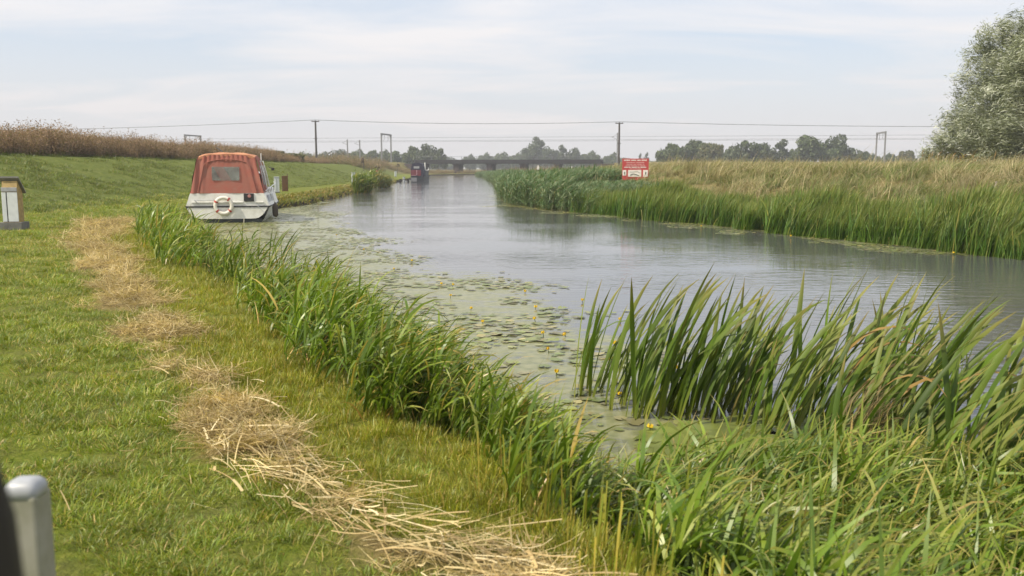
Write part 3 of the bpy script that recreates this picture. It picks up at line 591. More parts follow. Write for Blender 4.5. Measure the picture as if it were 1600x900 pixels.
n = 3800; y = rng.uniform(36, 150, n); x = toeX(y) - 9.5 - rng.uniform(.3, 6.5, n); dens = np.clip(75 / y, .3, 1)
ok = in_view(x, y) & (rng.random(n) < dens); x, y = x[ok], y[ok]; n = len(x)
hh = (.62 + .55 * fbm(x, y, .16, 81) + .55 * (fbm(x, y, .42, 82) - .4)) * (1 - .35 * sm(95, 135, y))
scatter('dead_scrub', np.stack([x, y, ground(x, y)], -1), np.stack([rng.normal(0, .06, n), rng.normal(.05, .06, n), rng.random(n) * 6.28], -1), hh * rng.uniform(.85, 1.1, n), cx_, 6, 'brown dead weed scrub growing along the top of the flood bank', 'scrub')
cx2 = proto_collection('low_scrub', [scrub(20, 1.5, [.30, .2, .15, .2, .15]) for _ in range(4)], M_scrub)
n = 900; x, y = sample(n, -62, -16, 150, 244); ok = (x < toeX(y) - 3) & (fbm(x, y, .08, 84) > .4) & ((x < -34) | (y < 222)); x, y = x[ok], y[ok]; n = len(x)
scatter('low_scrub', np.stack([x, y, ground(x, y)], -1), np.stack([rng.normal(0, .06, n), rng.normal(0, .06, n), rng.random(n) * 6.28], -1), rng.uniform(.9, 1.7, n), cx2, 4, 'mixed brown and green scrub below the railway left of the bridge', 'scrub')
n = 700; x, y = sample(n, -16, 75, 150, 246); ok = (x > xR(y) + 1.5) & (rng.random(n) < .8) & (y < trackY(x) - 5); x, y = x[ok], y[ok]; n = len(x)
scatter('low_scrub', np.stack([x, y, ground(x, y)], -1), np.stack([rng.normal(0, .06, n), rng.normal(0, .06, n), rng.random(n) * 6.28], -1), rng.uniform(.5, 1.0, n), cx2, 4, 'mixed scrub on the low ground right of the bridge piers', 'scrub')

n = 900; x, y = sample(n, -40, 16, 218, 262); ok = (x < xL(y) - .6) & ((x > -27) | (y < trackY(x) - 9)) & (np.abs(y - trackY(x)) > 1); x, y = x[ok], y[ok]; n = len(x)
scatter('low_scrub', np.stack([x, y, ground(x, y)], -1), np.stack([rng.normal(0, .06, n), rng.normal(0, .06, n), rng.random(n) * 6.28], -1), rng.uniform(.4, .95, n), cx2, 4, 'dark green scrub on the bank under the bridge', 'scrub')

# ------------------------------------------------------------------ foreground cattails: every leaf its own object
def cat_leaf(k):
    V, F, C = blades(np.zeros((1, 3)), np.zeros(1), np.array([.06 + .05 * (k % 4)]), np.array([.18 + .11 * (k % 5) + .1 * (k % 3)]), np.array([1.0]), np.array([.027 + .003 * (k % 3)]), np.array([[(.075, .150, .022), (.055, .115, .016), (.10, .175, .035), (.13, .19, .05)][k % 4]]), S=9, p=1.7, twist=np.array([(-.9, .5, 1.2, -.3, .1, .8)[k % 6]]), shape='cat', basecol=(.20, .23, .055), tipcol=(.2, .17, .07), fold=.35)
    me = np_mesh('leaf', V, F, C); me.polygons.foreach_set('use_smooth', np.ones(len(me.polygons), bool)); me.materials.append(M_cat); return me
def bent_leaf(k):
    V, F, C = blades(np.zeros((1, 3)), np.zeros(1), np.array([.15]), np.array([1.7 + .3 * k]), np.array([1.0]), np.array([.022]), np.array([[(.07, .13, .02), (.13, .13, .05), (.26, .2, .08)][k % 3]]), S=11, p=2.6, twist=np.array([.6]), shape='cat', basecol=(.18, .2, .05), fold=.3)
    me = np_mesh('leaf', V, F, C); me.materials.append(M_cat); return me
LEAF = [cat_leaf(k) for k in range(16)]; BENT = [bent_leaf(k) for k in range(3)]
# (x, y, leaves, length, radius, lean)
CLUMPS = [(.68, 7.45, 26, 1.08, .24, .05), (1.0, 6.9, 46, 1.28, .30, .10), (1.42, 6.75, 56, 1.2, .34, .12), (1.88, 7.25, 40, 1.18, .28, .15), (1.95, 6.35, 54, 1.15, .34, .18), (2.45, 6.8, 46, 1.28, .30, .18), (2.75, 6.2, 44, 1.28, .28, .22),
          (3.15, 6.9, 40, 1.1, .3, .2), (2.35, 5.75, 52, 1.05, .34, .24), (2.95, 5.35, 52, 1.22, .30, .26), (3.45, 5.9, 48, 1.18, .32, .26), (2.6, 5.05, 40, .95, .26, .28), (3.3, 4.95, 52, 1.18, .30, .28), (3.85, 5.45, 44, 1.25, .32, .28), (3.7, 4.65, 40, 1.1, .3, .3), (-4.6, 16.9, 18, 1.1, .3, .12), (-3.35, 14.2, 14, .85, .3, .3)]
ORD = ['', '', 'third', 'fourth', 'fifth', 'sixth', 'seventh', 'eighth', 'ninth', 'tenth', 'eleventh', 'twelfth', '', 'thirteenth', 'fourteenth']
LBL = {15: 'tall thin cattail blades standing in front of the cruiser stern', 16: 'small leaning cattail tuft right of the blades before the cruiser', 0: 'small thin cattail clump at the left end, standing apart among lily leaves', 1: 'upright cattail clump second from the left end of the foreground stand', 12: 'tall leaning cattail clump at the right edge behind the foreground grass'}
for ci, (cx0, cy0, nl, hl, rad, ln) in enumerate(CLUMPS):
    zz = -.10
    r = empty('cattail_clump', (cx0, cy0, zz))
    tag(r, LBL[ci] if ci in LBL else 'green cattail clump leaning right, about %s from the left of the foreground stand' % ORD[ci], 'cattail', 'foreground cattails')
    for j in range(nl):
        a = random.random() * 6.28; q = rad * math.sqrt(random.random())
        bent = random.random() < .06
        me = random.choice(BENT) if bent else random.choice(LEAF)
        o = bpy.data.objects.new('leaf', me); COL.objects.link(o); o.parent = r
        o.location = (math.cos(a) * q, math.sin(a) * q, 0)
        L_ = hl * random.uniform(.58, 1.1); wv = random.uniform(.85, 1.25)
        o.rotation_euler = (random.gauss(0, .06), ln + random.gauss(0, .07) + .10 * math.cos(a), random.gauss(0, .55))
        o.scale = (L_, wv * (.75 + .35 * L_), L_)
        if ci > 14: o.rotation_euler.y += random.gauss(0, .08)
# brown drooping seed plume among the cattails
n = 150; b = np.tile(np.array([[2.28, 5.62, .12]]), (n, 1)) + rng.normal(0, .02, (n, 3)); b[:, 2] += rng.random(n) * .25; b[:, 0] += rng.normal(0, .07, n)
parts = [blades(b, rng.normal(.1, .5, n), np.abs(rng.normal(.5, .25, n)), np.abs(rng.normal(1.2, .3, n)), rng.uniform(.15, .42, n), np.full(n, .0045), pick([(.25, .18, .08), (.32, .24, .11), (.18, .13, .05)], n), S=5, p=1.2)]
V, F, C = join(parts); tag(link('seed_plume', np_mesh('seed_plume', V, F, C), M_dry), 'drooping brown grass seed plume among the foreground cattails', 'seed head', kind='stuff')

# ------------------------------------------------------------------ lily leaves and flowers
def pad_mesh(k):
    n = 11; vs = [(0, 0, .0)]; a0 = .22
    for i in range(n):
        a = a0 + (2 * PI - 2 * a0) * i / (n - 1); rr = 1 + .06 * math.sin(3 * a + k) + .05 * math.sin(5 * a + 2 * k)
        vs.append((rr * math.cos(a), .8 * rr * math.sin(a), .05 * math.sin(2 * a + k) + (.18 * max(0, math.cos(a - k)) ** 3 if k % 3 == 0 else 0)))
    fs = [(0, i, i + 1) for i in range(1, n)]
    c = np.tile(np.array([(.19, .215, .05), (.24, .245, .085), (.15, .185, .04), (.30, .26, .10), (.20, .18, .08)][k % 5]), (len(vs), 1))
    return np.array(vs), np.array(fs), c
M_pad = leafmat('lily_pad', .12, .35, .2, spec=.5)
PM = []
for k in range(6):
    v, f, c = pad_mesh(k); me = np_mesh('lily_pad', v, f, c); me.materials.append(M_pad); PM.append(me)
n = 90000; x, y = sample(n, -12, 12, 5.0, 48)
z_ = pad_zone(x, y); ok = in_view(x, y, 1.03) & (rng.random(n) < .35 + .65 * sm(6, 9, y)) & (x > xL(y) + .1) & (x < xR(y) + .6) & (z_ > .15 + .6 * rng.random(n)) & (fbm(x, y, 1.3, 91) > .34 + .28 * rng.random(n))
x, y = x[ok], y[ok]
order = np.argsort(y + rng.normal(0, .4, len(y))); x, y = x[order], y[order]
big = [i for i in range(len(x)) if y[i] > 6.0 and (x[i] < 1.6)][:1500:5][:290]
bs = set(big)
for i in big:
    o = bpy.data.objects.new('lily_pad', PM[i % 6]); COL.objects.link(o); s_ = random.uniform(.045, .092)
    o.location = (x[i], y[i], .012 + random.random() * .006); o.scale = (s_, s_, s_ * 1.0); o.rotation_euler = (random.gauss(0, .04), random.gauss(0, .04), random.random() * 6.28)
    tag(o, 'flat olive lily leaf floating beside the near bank reeds', 'lily pad', 'floating lily leaves')
rest = np.array([i for i in range(len(x)) if i not in bs]); rest = rng.permutation(rest)[:9500]
parts = []
for k in range(6):
    v, f, c = pad_mesh(k); idx = rest[k::6]; m = len(idx); s_ = rng.uniform(.022, .07, m) * (1 + .25 * sm(10, 30, y[idx])); a = rng.random(m) * 6.28
    vx = v[None, :, 0] * np.cos(a)[:, None] - v[None, :, 1] * np.sin(a)[:, None]; vy = v[None, :, 0] * np.sin(a)[:, None] + v[None, :, 1] * np.cos(a)[:, None]
    P = np.stack([x[idx][:, None] + vx * s_[:, None], y[idx][:, None] + vy * s_[:, None], .009 + v[None, :, 2] * s_[:, None] * .5 + rng.random((m, 1)) * .005], -1).reshape(-1, 3)
    parts.append((P, (f[None] + (np.arange(m) * len(v))[:, None, None]).reshape(-1, 3), np.tile(c, (m, 1)) * rng.uniform(.7, 1.3, (m, 1)).repeat(len(v), 0)))
V, F, C = join(parts); tag(link('lily_leaves', np_mesh('lily_leaves', V, F, C), M_pad), 'many small floating lily leaves and scraps covering the water', 'lily leaves', kind='stuff')
# algae mat round the foot of the cattails
n = 700; pt = np.stack([rng.uniform(.7, 3.0, n), rng.uniform(5.0, 6.6, n)], -1); pt = pt[fbm(pt[:, 0], pt[:, 1], 2.2, 95) > .52]
parts = []
v, f, c = pad_mesh(1)
m = len(pt); s_ = rng.uniform(.05, .15, m); a = rng.random(m) * 6.28
vx = v[None, :, 0] * np.cos(a)[:, None] - v[None, :, 1] * np.sin(a)[:, None]; vy = v[None, :, 0] * np.sin(a)[:, None] + v[None, :, 1] * np.cos(a)[:, None]
P = np.stack([pt[:, 0][:, None] + vx * s_[:, None], pt[:, 1][:, None] + vy * s_[:, None], .010 + .012 * rng.random((m, 1)) + vx * 0], -1).reshape(-1, 3)
tag(link('algae_mat', np_mesh('algae_mat', P, (f[None] + (np.arange(m) * len(v))[:, None, None]).reshape(-1, 3), np.tile(np.array([[.15, .175, .04]]), (len(P), 1)) * rng.uniform(.7, 1.2, (m, 1)).repeat(len(v), 0)), M_pad), 'yellow green algae mat floating at the foot of the cattails', 'algae', kind='stuff')
# yellow water lily flowers
M_yel = simple('lily_petal', (.75, .50, .02), .5, noise=.2, nscale=30); M_stem = simple('lily_stem', (.07, .10, .02), .5)
bm = bmesh.new()
for k in range(5):
    a = k * 2 * PI / 5
    def pp(r, z, da): return bm.verts.new((r * math.cos(a + da), r * math.sin(a + da), z))
    q = [pp(.006, 0, 0), pp(.024, .008, -.62), pp(.026, .028, -.5), pp(.017, .040, 0), pp(.026, .028, .5), pp(.024, .008, .62)]
    bm.faces.new(q)
bmesh.ops.create_icosphere(bm, subdivisions=1, radius=.013, matrix=Matrix.Translation((0, 0, .02)))
fl_me = bpy.data.meshes.new('petals'); bm.to_mesh(fl_me); bm.free(); fl_me.materials.append(M_yel)
bm = bmesh.new(); tube(bm, [(0.01, 0, -.12), (.004, 0, -.05), (0, 0, .004)], .005, 6); st_me = bpy.data.meshes.new('stem'); bm.to_mesh(st_me); bm.free(); st_me.materials.append(M_stem)
FL = [(-2.02, 18.0), (-2.2, 16.6), (-1.15, 14.45), (-.95, 14.3), (-.9, 13.0), (-.55, 11.9), (.32, 12.0), (.28, 10.95), (-.36, 10.8), (.35, 9.95), (.6, 10.0), (.37, 9.05), (.41, 8.05), (.98, 8.7), (1.1, 9.4), (1.35, 11.0), (1.25, 7.9), (.2, 13.6), (1.75, 9.6), (-3.4, 20.5), (1.0, 12.6), (.9, 7.3), (1.55, 8.2), (-4.9, 25), (1.0, 6.3), (9.7, 19.6), (6.1, 28.9), (7.6, 24.4)]
for fx, fy in FL:
    h_ = random.uniform(.012, .05)
    r = empty('water_lily_flower', (fx, fy, h_), random.random() * 6); s_ = random.uniform(.7, 1.05); r.scale = (s_, s_, s_); r.rotation_euler = (random.gauss(0, .2), random.gauss(0, .2), random.random() * 6)
    tag(r, 'small round yellow water lily flower standing above the floating leaves', 'flower', 'yellow water lilies')
    link('petals', fl_me, None, r); link('stem', st_me, None, r)

# ------------------------------------------------------------------ white cabin cruiser
M_gel = simple('white_gelcoat', (.78, .77, .72), .32, noise=.12, nscale=3, dirt=(.50, .47, .38), dirt_amt=.5)
M_hullb = simple('antifouling', (.035, .04, .04), .6)
M_rub = simple('black_rubber', (.03, .03, .03), .6)
M_canvas = simple('faded_red_canvas', (.31, .105, .078), .85, noise=.3, nscale=3.0, dirt=(.31, .14, .105), dirt_amt=.8, bump=.25, spec=.15)
M_canvas_top = simple('sun_bleached_canvas', (.47, .235, .125), .85, noise=.25, nscale=3, dirt=(.40, .16, .09), dirt_amt=.7, bump=.2, spec=.15)
M_win = simple('mottled_plastic_window', (.26, .30, .26), .10, noise=.75, nscale=1.7, spec=.7)  # strong mottling paints the pale view through and the dark interior
def see_through(m, a):
    nt = m.node_tree; out = next(n for n in nt.nodes if n.type == 'OUTPUT_MATERIAL'); src = out.inputs[0].links[0].from_socket
    t = N(nt, 'ShaderNodeBsdfTransparent'); mx = N(nt, 'ShaderNodeMixShader'); mx.inputs[0].default_value = a
    nt.links.new(src, mx.inputs[1]); nt.links.new(t.outputs[0], mx.inputs[2]); nt.links.new(mx.outputs[0], out.inputs[0]); return m
see_through(M_win, .55)
M_screen = see_through(simple('windscreen_glass', (.10, .11, .11), .05, noise=.1, spec=.7), .75)
M_glass = simple('dark_cabin_glass', (.03, .035, .04), .06, noise=.1, spec=.8)
M_steel = simple('stainless_tube', (.6, .6, .58), .3, metal=.9, noise=.1)
M_redpaint = simple('red_band', (.42, .06, .04), .5, noise=.2)
M_ring = simple('ring_white', (.74, .70, .60), .5, noise=.15, nscale=8)
M_grey = simple('grey_alloy', (.36, .38, .40), .45, noise=.2)
M_black = simple('black_panel', (.03, .028, .028), .5, noise=.3)
M_rope = simple('pale_rope', (.5, .46, .36), .9)

cr_ = empty('cabin_cruiser', (-9.86, 31.2, 0), math.radians(10)); tag(cr_, 'white cabin cruiser with faded red canvas canopy moored beside the left bank', 'boat')
def hb(y):                                                    # half breadth at the rubbing strake
    return 1.40 * (1 - max(0, (y - 3.6) / 3.4) ** 2.1) if y > 3.6 else 1.40
Ys = [0, .6, 1.3, 2.2, 3.0, 3.8, 4.6, 5.4, 6.1, 6.6, 6.95]
bm = bmesh.new(); secs = []
for y in Ys:
    b = max(.02, hb(y)); rise = .30 * max(0, (y - 3) / 4) ** 1.6; k = min(1, max(0, (y - 3.5) / 3.4))
    low = b * (.86 - .35 * k)
    secs.append([(-b, y, .54 + rise), (-b * .985, y, .50 + rise), (-low - .02, y, .17 + rise * .5), (-low * .8, y, -.18), (0, y, -.38 + .3 * k), (low * .8, y, -.18), (low + .02, y, .17 + rise * .5), (b * .985, y, .50 + rise), (b, y, .54 + rise)])
loft(bm, secs); bm_obj('hull', bm, M_gel, cr_, smooth=False)
bm = bmesh.new()                                              # lower transom plate with rounded quarters
pts = [(-1.36, .53), (-1.34, .46), (-1.24, .30), (-1.16, .20), (-.9, .145), (0, .135), (.9, .145), (1.02, .17), (1.16, .27), (1.26, .40), (1.33, .50), (1.34, .53)]
loft(bm, [[(p[0], -.03, p[1]) for p in pts], [(p[0], .06, p[1]) for p in pts]], close=True, capends=True); bm_obj('transom', bm, M_gel, cr_)
bm = bmesh.new(); pts = [(-1.15, .13), (-1.05, -.2), (0, -.4), (1.05, -.2), (1.15, .13)]
loft(bm, [[(p[0], .015, p[1]) for p in pts], [(p[0], .09, p[1]) for p in pts]], close=True, capends=True); bm_obj('underwater_transom', bm, M_hullb, cr_)
bm = bmesh.new(); secs = []                                   # topsides above the strake, leaning in
for y in Ys:
    b = max(.02, hb(y)); rise = .30 * max(0, (y - 3) / 4) ** 1.6; top = 1.02 + .12 * min(1, y / 4) - .25 * max(0, (y - 5) / 2)
    secs.append([(-b * .995, y, .585 + rise), (-b * .985, y, .62 + rise), (-b * .885, y, max(top, .66 + rise)), (b * .885, y, max(top, .66 + rise)), (b * .985, y, .62 + rise), (b * .995, y, .585 + rise)])
loft(bm, secs, close=True, capends=True); bm_obj('topsides', bm, M_gel, cr_)
bm = bmesh.new(); box(bm, -1.20, .52, -.035, .0, .69, .73, .008); box(bm, .93, 1.2, -.035, .0, .69, .73, .008); bm_obj('transom_moulding', bm, M_gel, cr_)
bm = bmesh.new(); secs = []                                   # black rubbing strake
for y in Ys:
    b = max(.02, hb(y)); rise = .30 * max(0, (y - 3) / 4) ** 1.6
    secs.append([(b - .02, y, .54 + rise), (b + .025, y, .548 + rise), (b + .025, y, .578 + rise), (b - .02, y, .588 + rise)])
loft(bm, secs, close=True, capends=True); loft(bm, [[(-p[0], p[1], p[2]) for p in s] for s in secs], close=True, capends=True)
box(bm, -1.40, 1.38, -.05, -.002, .545, .58, .006); bm_obj('rubbing_strake', bm, M_rub, cr_)
bm = bmesh.new()                                              # cabin
secs = []
for y, w, h in ((2.25, 1.12, 1.72), (3.2, 1.10, 1.76), (4.2, 1.0, 1.66), (5.1, .78, 1.42), (5.7, .5, 1.16)):
    secs.append([(-w, y, 1.0), (-w * .86, y, h - .05), (-w * .7, y, h), (0, y, h + .05), (w * .7, y, h), (w * .86, y, h - .05), (w, y, 1.0)])
loft(bm, secs, close=True, capends=True); bm_obj('cabin', bm, M_gel, cr_)
for s in (-1, 1):
    for (y0, y1) in ((2.5, 3.2), (3.32, 4.0), (4.1, 4.7)):
        bm = bmesh.new()
        def cx3(y, z): 
            w = np.interp(y, [2.25, 3.2, 4.2, 5.1], [1.12, 1.10, 1.0, .78]); h = np.interp(y, [2.25, 3.2, 4.2, 5.1], [1.72, 1.76, 1.66, 1.42]) - .05
            return s * (w * (1 - .14 * (z - 1.0) / (h - 1.0)) + .012)
        q = [(cx3(y0, 1.22), y0, 1.22), (cx3(y1, 1.22), y1, 1.22), (cx3(y1, 1.5), y1, 1.5), (cx3(y0, 1.54), y0, 1.54)]
        loft(bm, [q, [(p[0] - s * .03, p[1], p[2]) for p in q]], close=True, capends=True); bm_obj('cabin_window', bm, M_glass, cr_)
# canopy: shaped tent over the cockpit with gathered folds
def can_sec(y, k, zt, wt, zb=1.03, wb=1.25, n=40):
    out = []
    for i in range(n + 1):
        u = i / n * 2 - 1; a = abs(u); s = 1 if u > 0 else -1
        if a > .42:                                           # side
            f = (1 - a) / .58; x = s * (wb + (wt - wb) * f ** .85 + .03 * math.sin(f * PI)); z = zb + (zt - .13 - zb) * f
            x += s * .012 * math.sin(f * 14 + y * 9)
        else:
            f = a / .42; x = s * wt * (f ** .9); z = zt - .13 * f ** 3.2 + .012 * math.sin(x * 9 + y * 5)
        out.append((x, y, z))
    return out
secs = []
for k in range(9):
    f = k / 8; y = .18 + 2.1 * f; zt = 2.40 + .07 * math.sin(f * PI) - .10 * f + (-.03 if k == 0 else 0); secs.append(can_sec(y, k, zt, .985 - .02 * f, zb=1.03 + .05 * f, wb=1.24 - .06 * f))
for j, s in enumerate(secs):
    secs[j] = [(x, y - .16 * (1 - (z - 1.0) / 1.4) * (1 - j / 8), z) for (x, y, z) in s]
bm = bmesh.new(); loft(bm, [s[:13] for s in secs]); loft(bm, [s[28:] for s in secs]); can = bm_obj('canopy', bm, M_canvas, cr_, smooth=True)
bm = bmesh.new(); loft(bm, [s[12:29] for s in secs]); loft(bm, [[(x, y - .015, z - .0) for (x, y, z) in secs[0][12:29]], [(x * 1.0, y - .02, z - .085 - .01 * math.sin(x * 22)) for (x, y, z) in secs[0][12:29]]])
bm_obj('roof_panel', bm, M_canvas_top, can, smooth=True)
def back_y(z): return .18 - .16 * (1 - (z - 1.0) / 1.4) - .012
bm = bmesh.new(); nx, nz_ = 64, 36; grid = []
for jz in range(nz_ + 1):
    f = jz / nz_; row = []
    for ix in range(nx + 1):
        u = ix / nx * 2 - 1
        zt = 2.345 - .115 * abs(u) ** 3.2; z = 1.02 + (zt - 1.02) * f
        w = 1.24 + (.975 - 1.24) * f ** .85
        gather = .035 * math.sin(u * 26 + 3 * f) * max(0, abs(u) - .55) * 2.2 + .018 * math.sin(u * 40) * max(0, f - .72) * 3.5 + .014 * math.sin(u * 7 + f * 5) + .035 * max(0, abs(u) - .72) * math.sin(f * 5)
        row.append(bm.verts.new((u * w, back_y(z) - gather - .012, z)))
    grid.append(row)
for jz in range(nz_):
    for ix in range(nx): bm.faces.new((grid[jz][ix], grid[jz][ix + 1], grid[jz + 1][ix + 1], grid[jz + 1][ix]))
bp = bm_obj('back_panel', bm, M_canvas, can, smooth=True)
bm = bmesh.new()                                              # curved zip seam
sp = []
for i in range(41):
    a = i / 40; 
    if a < .36: u = -.80 + .06 * (a / .36); z = 1.06 + .93 * (a / .36)
    elif a > .64: u = .80 - .06 * ((1 - a) / .36); z = 1.06 + .93 * ((1 - a) / .36)
    else: q = (a - .36) / .28; u = -.74 + 1.48 * q; z = 1.99 + .20 * math.sin(q * PI) ** .5
    w = 1.24 + (.975 - 1.24) * ((z - 1.02) / 1.3) ** .85
    sp.append((u * w, back_y(z) - .034, z))
tube(bm, sp, .016, 6); bm_obj('zip_seam', bm, M_canvas, can)
bm = bmesh.new(); q = [(-.50, 1.46), (.42, 1.46), (.42, 1.93), (-.50, 1.93)]
loft(bm, [[(a, back_y(b) - .036, b) for a, b in q], [(a, back_y(b) - .018, b) for a, b in q]], close=True, capends=True); bm_obj('rear_window', bm, M_win, can)
for (x0, x1) in ((.35, 1.0), (1.1, 1.95)):                    # clear side panels on both sides
    for s in (-1, 1):
        bm = bmesh.new()
        def sx(z): f = (z - 1.05) / 1.2; return s * (1.235 + (.975 - 1.235) * max(f, 0) ** .85 + .03 * math.sin(max(f, 0) * PI) + .026)
        q = [(x0, 1.30), (x1, 1.30), (x1 - .02, 1.98), (x0 + .1, 1.98)]
        loft(bm, [[(sx(z), y, z) for y, z in q], [(sx(z) - s * .012, y, z) for y, z in q]], close=True, capends=True); bm_obj('side_window', bm, M_win, can)
for s in (-1, 1):                                             # white windscreen pillars
    for y in (1.02, 2.05):
        bm = bmesh.new(); tube(bm, [(s * 1.27, y - .05, 1.06), (s * 1.17, y + .0, 1.6), (s * 1.03, y + .06, 2.15)], .018, 6); bm_obj('canopy_frame', bm, M_gel, cr_)
bm = bmesh.new(); q = [(-1.08, 2.32, 1.72), (1.08, 2.32, 1.72), (.95, 2.1, 2.2), (-.95, 2.1, 2.2)]; loft(bm, [q, [(a, b + .02, c) for a, b, c in q]], close=True, capends=True); bm_obj('windscreen', bm, M_screen, cr_)
bm = bmesh.new(); tube(bm, [(-1.08, -.07, .78), (-.35, -.07, .79)], .013, 6); tube(bm, [(-1.10, -.06, .79), (-.94, -.06, .66)], .013, 6); bm_obj('grab_rail', bm, M_steel, cr_)
bm = bmesh.new(); box(bm, .545, .885, -.03, -.002, .735, 1.015, .008); vp = bm_obj('vent_panel', bm, M_black, cr_)
bm = bmesh.new(); bmesh.ops.create_cone(bm, cap_ends=True, segments=20, radius1=.062, radius2=.05, depth=.03, matrix=Matrix.Translation((.735, -.042, .92)) @ Matrix.Rotation(PI / 2, 4, 'X')); bm_obj('red_disc', bm, simple('faded_red_disc', (.42, .19, .17), .5), vp)
bm = bmesh.new(); tube(bm, [(.90, -.055, .70), (1.24, -.05, .32)], .010, 6); bm_obj('stay', bm, M_steel, cr_)
bm = bmesh.new(); tube(bm, [(1.02, 1.6, 2.1), (1.02, 1.6, 2.42)], .018, 6); bm_obj('light_mast', bm, M_gel, cr_)
bm = bmesh.new(); tube(bm, [(-.52, 1.5, 2.62), (-.22, .9, 2.46)], .016, 6); bm_obj('aerial', bm, M_black, cr_)
bm = bmesh.new(); tube(bm, [(1.24, 2.0, 1.93), (1.36, 1.95, 1.88)], .016, 6); box(bm, 1.34, 1.45, 1.9, 1.94, 1.8, 1.9, .01); bm_obj('wing_mirror', bm, M_black, cr_)
bm = bmesh.new(); secs = [(1.25, .3, 1.08), (1.34, .4, 1.16), (1.33, 3.6, 1.3), (1.22, 4.2, 1.35)]; tube(bm, secs, .02, 6); 
for y in (.9, 2.0, 3.1): tube(bm, [(1.33, y, 1.2), (1.28, y, 1.0)], .015, 6)
bm_obj('side_rail', bm, M_steel, cr_)
bm = bmesh.new()
for (y0, y1) in ((.35, 1.25), (1.5, 2.5)):
    q = [(1.352, y0, .70), (1.352, y1, .70), (1.288, y1, .94), (1.288, y0 + .2, .94)]; loft(bm, [q, [(a + .012, b, c + .004) for a, b, c in q]], close=True, capends=True)
bm_obj('side_flash', bm, M_grey, cr_)
bm = bmesh.new(); tube(bm, [(.53, -.06, .14), (.52, -.08, -.05), (.54, -.1, -.25)], .014, 6); bm_obj('boarding_pole', bm, M_rope, cr_)
def on_boat(loc): return cr_.location + Matrix.Rotation(math.radians(10), 3, 'Z') @ Vector(loc)
lr = empty('life_ring', on_boat((-.13, -.12, .60)), math.radians(10)); tag(lr, 'white life ring with four red bands hanging on the cruiser stern', 'life ring')
def torus_arc(bm, R, r, a0, a1, n, m=12):
    full = abs(a1 - a0) > 6.2; rings = []
    for i in range(n if full else n + 1):
        a = a0 + (a1 - a0) * i / n; c = Vector((math.cos(a) * R, 0, math.sin(a) * R)); e = Vector((math.cos(a), 0, math.sin(a)))
        rings.append([bm.verts.new(c + e * math.cos(2 * PI * k / m) * r + Vector((0, 1, 0)) * math.sin(2 * PI * k / m) * r * .8) for k in range(m)])
    for i in range(len(rings) if full else len(rings) - 1):
        for k in range(m): bm.faces.new((rings[i][k], rings[i][(k + 1) % m], rings[(i + 1) % len(rings)][(k + 1) % m], rings[(i + 1) % len(rings)][k]))
bm = bmesh.new(); torus_arc(bm, .275, .062, 0, 2 * PI, 40); bm_obj('ring', bm, M_ring, lr, smooth=True)
for k in range(4):
    bm = bmesh.new(); a = math.radians(50 + 90 * k + (0, 12, -8, 0)[k]); torus_arc(bm, .275, .068, a - .11, a + .11, 4); bm_obj('band', bm, M_redpaint, lr, smooth=True)
fd = empty('fender', on_boat((1.56, .35, .16))); tag(fd, 'dark oval fender hanging over the cruiser starboard quarter', 'fender')
bm = bmesh.new(); prof = [(.0, .0), (.06, .02), (.10, .08), (.105, .38), (.06, .46), (.025, .50), (.02, .54)]
loft(bm, [[(r * math.cos(2 * PI * k / 12), r * math.sin(2 * PI * k / 12), z) for k in range(12)] for r, z in prof[1:]], close=True, capends=True); bm_obj('body', bm, simple('brown_black_rubber', (.06, .045, .035), .7), fd, smooth=True)
bm = bmesh.new(); tube(bm, [(0, 0, .53), (-.1, 0, .75), (-.2, .0, .9)], .008, 5); bm_obj('lanyard', bm, M_rope, fd)

# ------------------------------------------------------------------ dark boat moored far along the left bank
M_navy = simple('navy_canvas', (.035, .033, .055), .8, noise=.2); M_dred = simple('dull_red_panel', (.16, .035, .045), .6, noise=.3); M_dhull = simple('black_hull', (.035, .037, .045), .5, noise=.3); M_gr2 = simple('grey_hull', (.20, .20, .21), .6, noise=.3)
db = empty('canal_boat', (-12.35, 117.5, 0), math.radians(1)); tag(db, 'dark canopied canal boat with red stern panels moored far along left bank', 'boat')
bm = bmesh.new(); secs = []
for y, w in ((0, .84), (.5, .9), (2, 1.0), (8, 1.0), (10, .75), (11.2, .1)): secs.append([(-w, y, .78), (-w * .93, y, .3), (-w * .9, y, -.2), (w * .9, y, -.2), (w * .93, y, .3), (w, y, .78)])
loft(bm, secs, close=True, capends=True); bm_obj('hull', bm, M_dhull, db)
bm = bmesh.new(); box(bm, -.80, -.05, -.03, -.004, .1, .62); bm_obj('stern_plate', bm, M_gr2, db)
bm = bmesh.new(); secs = []
for y, s in ((.05, .95), (.4, 1), (3.2, 1)):
    secs.append([(-.86 * s, y, .80), (-.84 * s, y, 1.7), (-.66 * s, y, 2.35), (-.3 * s, y, 2.52), (.3 * s, y, 2.55), (.66 * s, y, 2.4), (.84 * s, y, 1.7), (.86 * s, y, .80)])
loft(bm, secs, close=True, capends=True); dc = bm_obj('canopy', bm, M_navy, db)
bm = bmesh.new(); box(bm, -.42, .30, .0, .045, 1.80, 2.08); bm_obj('rear_window', bm, simple('pale_plastic_window', (.33, .33, .33), .3), dc)
for x0, x1 in ((-.78, -.12), (.02, .5)):
    bm = bmesh.new(); box(bm, x0, x1, .0, .04, .86, 1.6, .01); bm_obj('stern_panel', bm, M_dred, db)
bm = bmesh.new(); box(bm, -.10, .0, -.01, .042, .95, 1.6); box(bm, -.78, -.1, -.01, .042, .88, .94); bm_obj('pale_trim', bm, simple('pink_trim', (.42, .25, .27), .6), db)
bm = bmesh.new(); box(bm, -.85, .85, 3.2, 8.8, .78, 1.62, .06); bm_obj('cabin', bm, M_dhull, db)
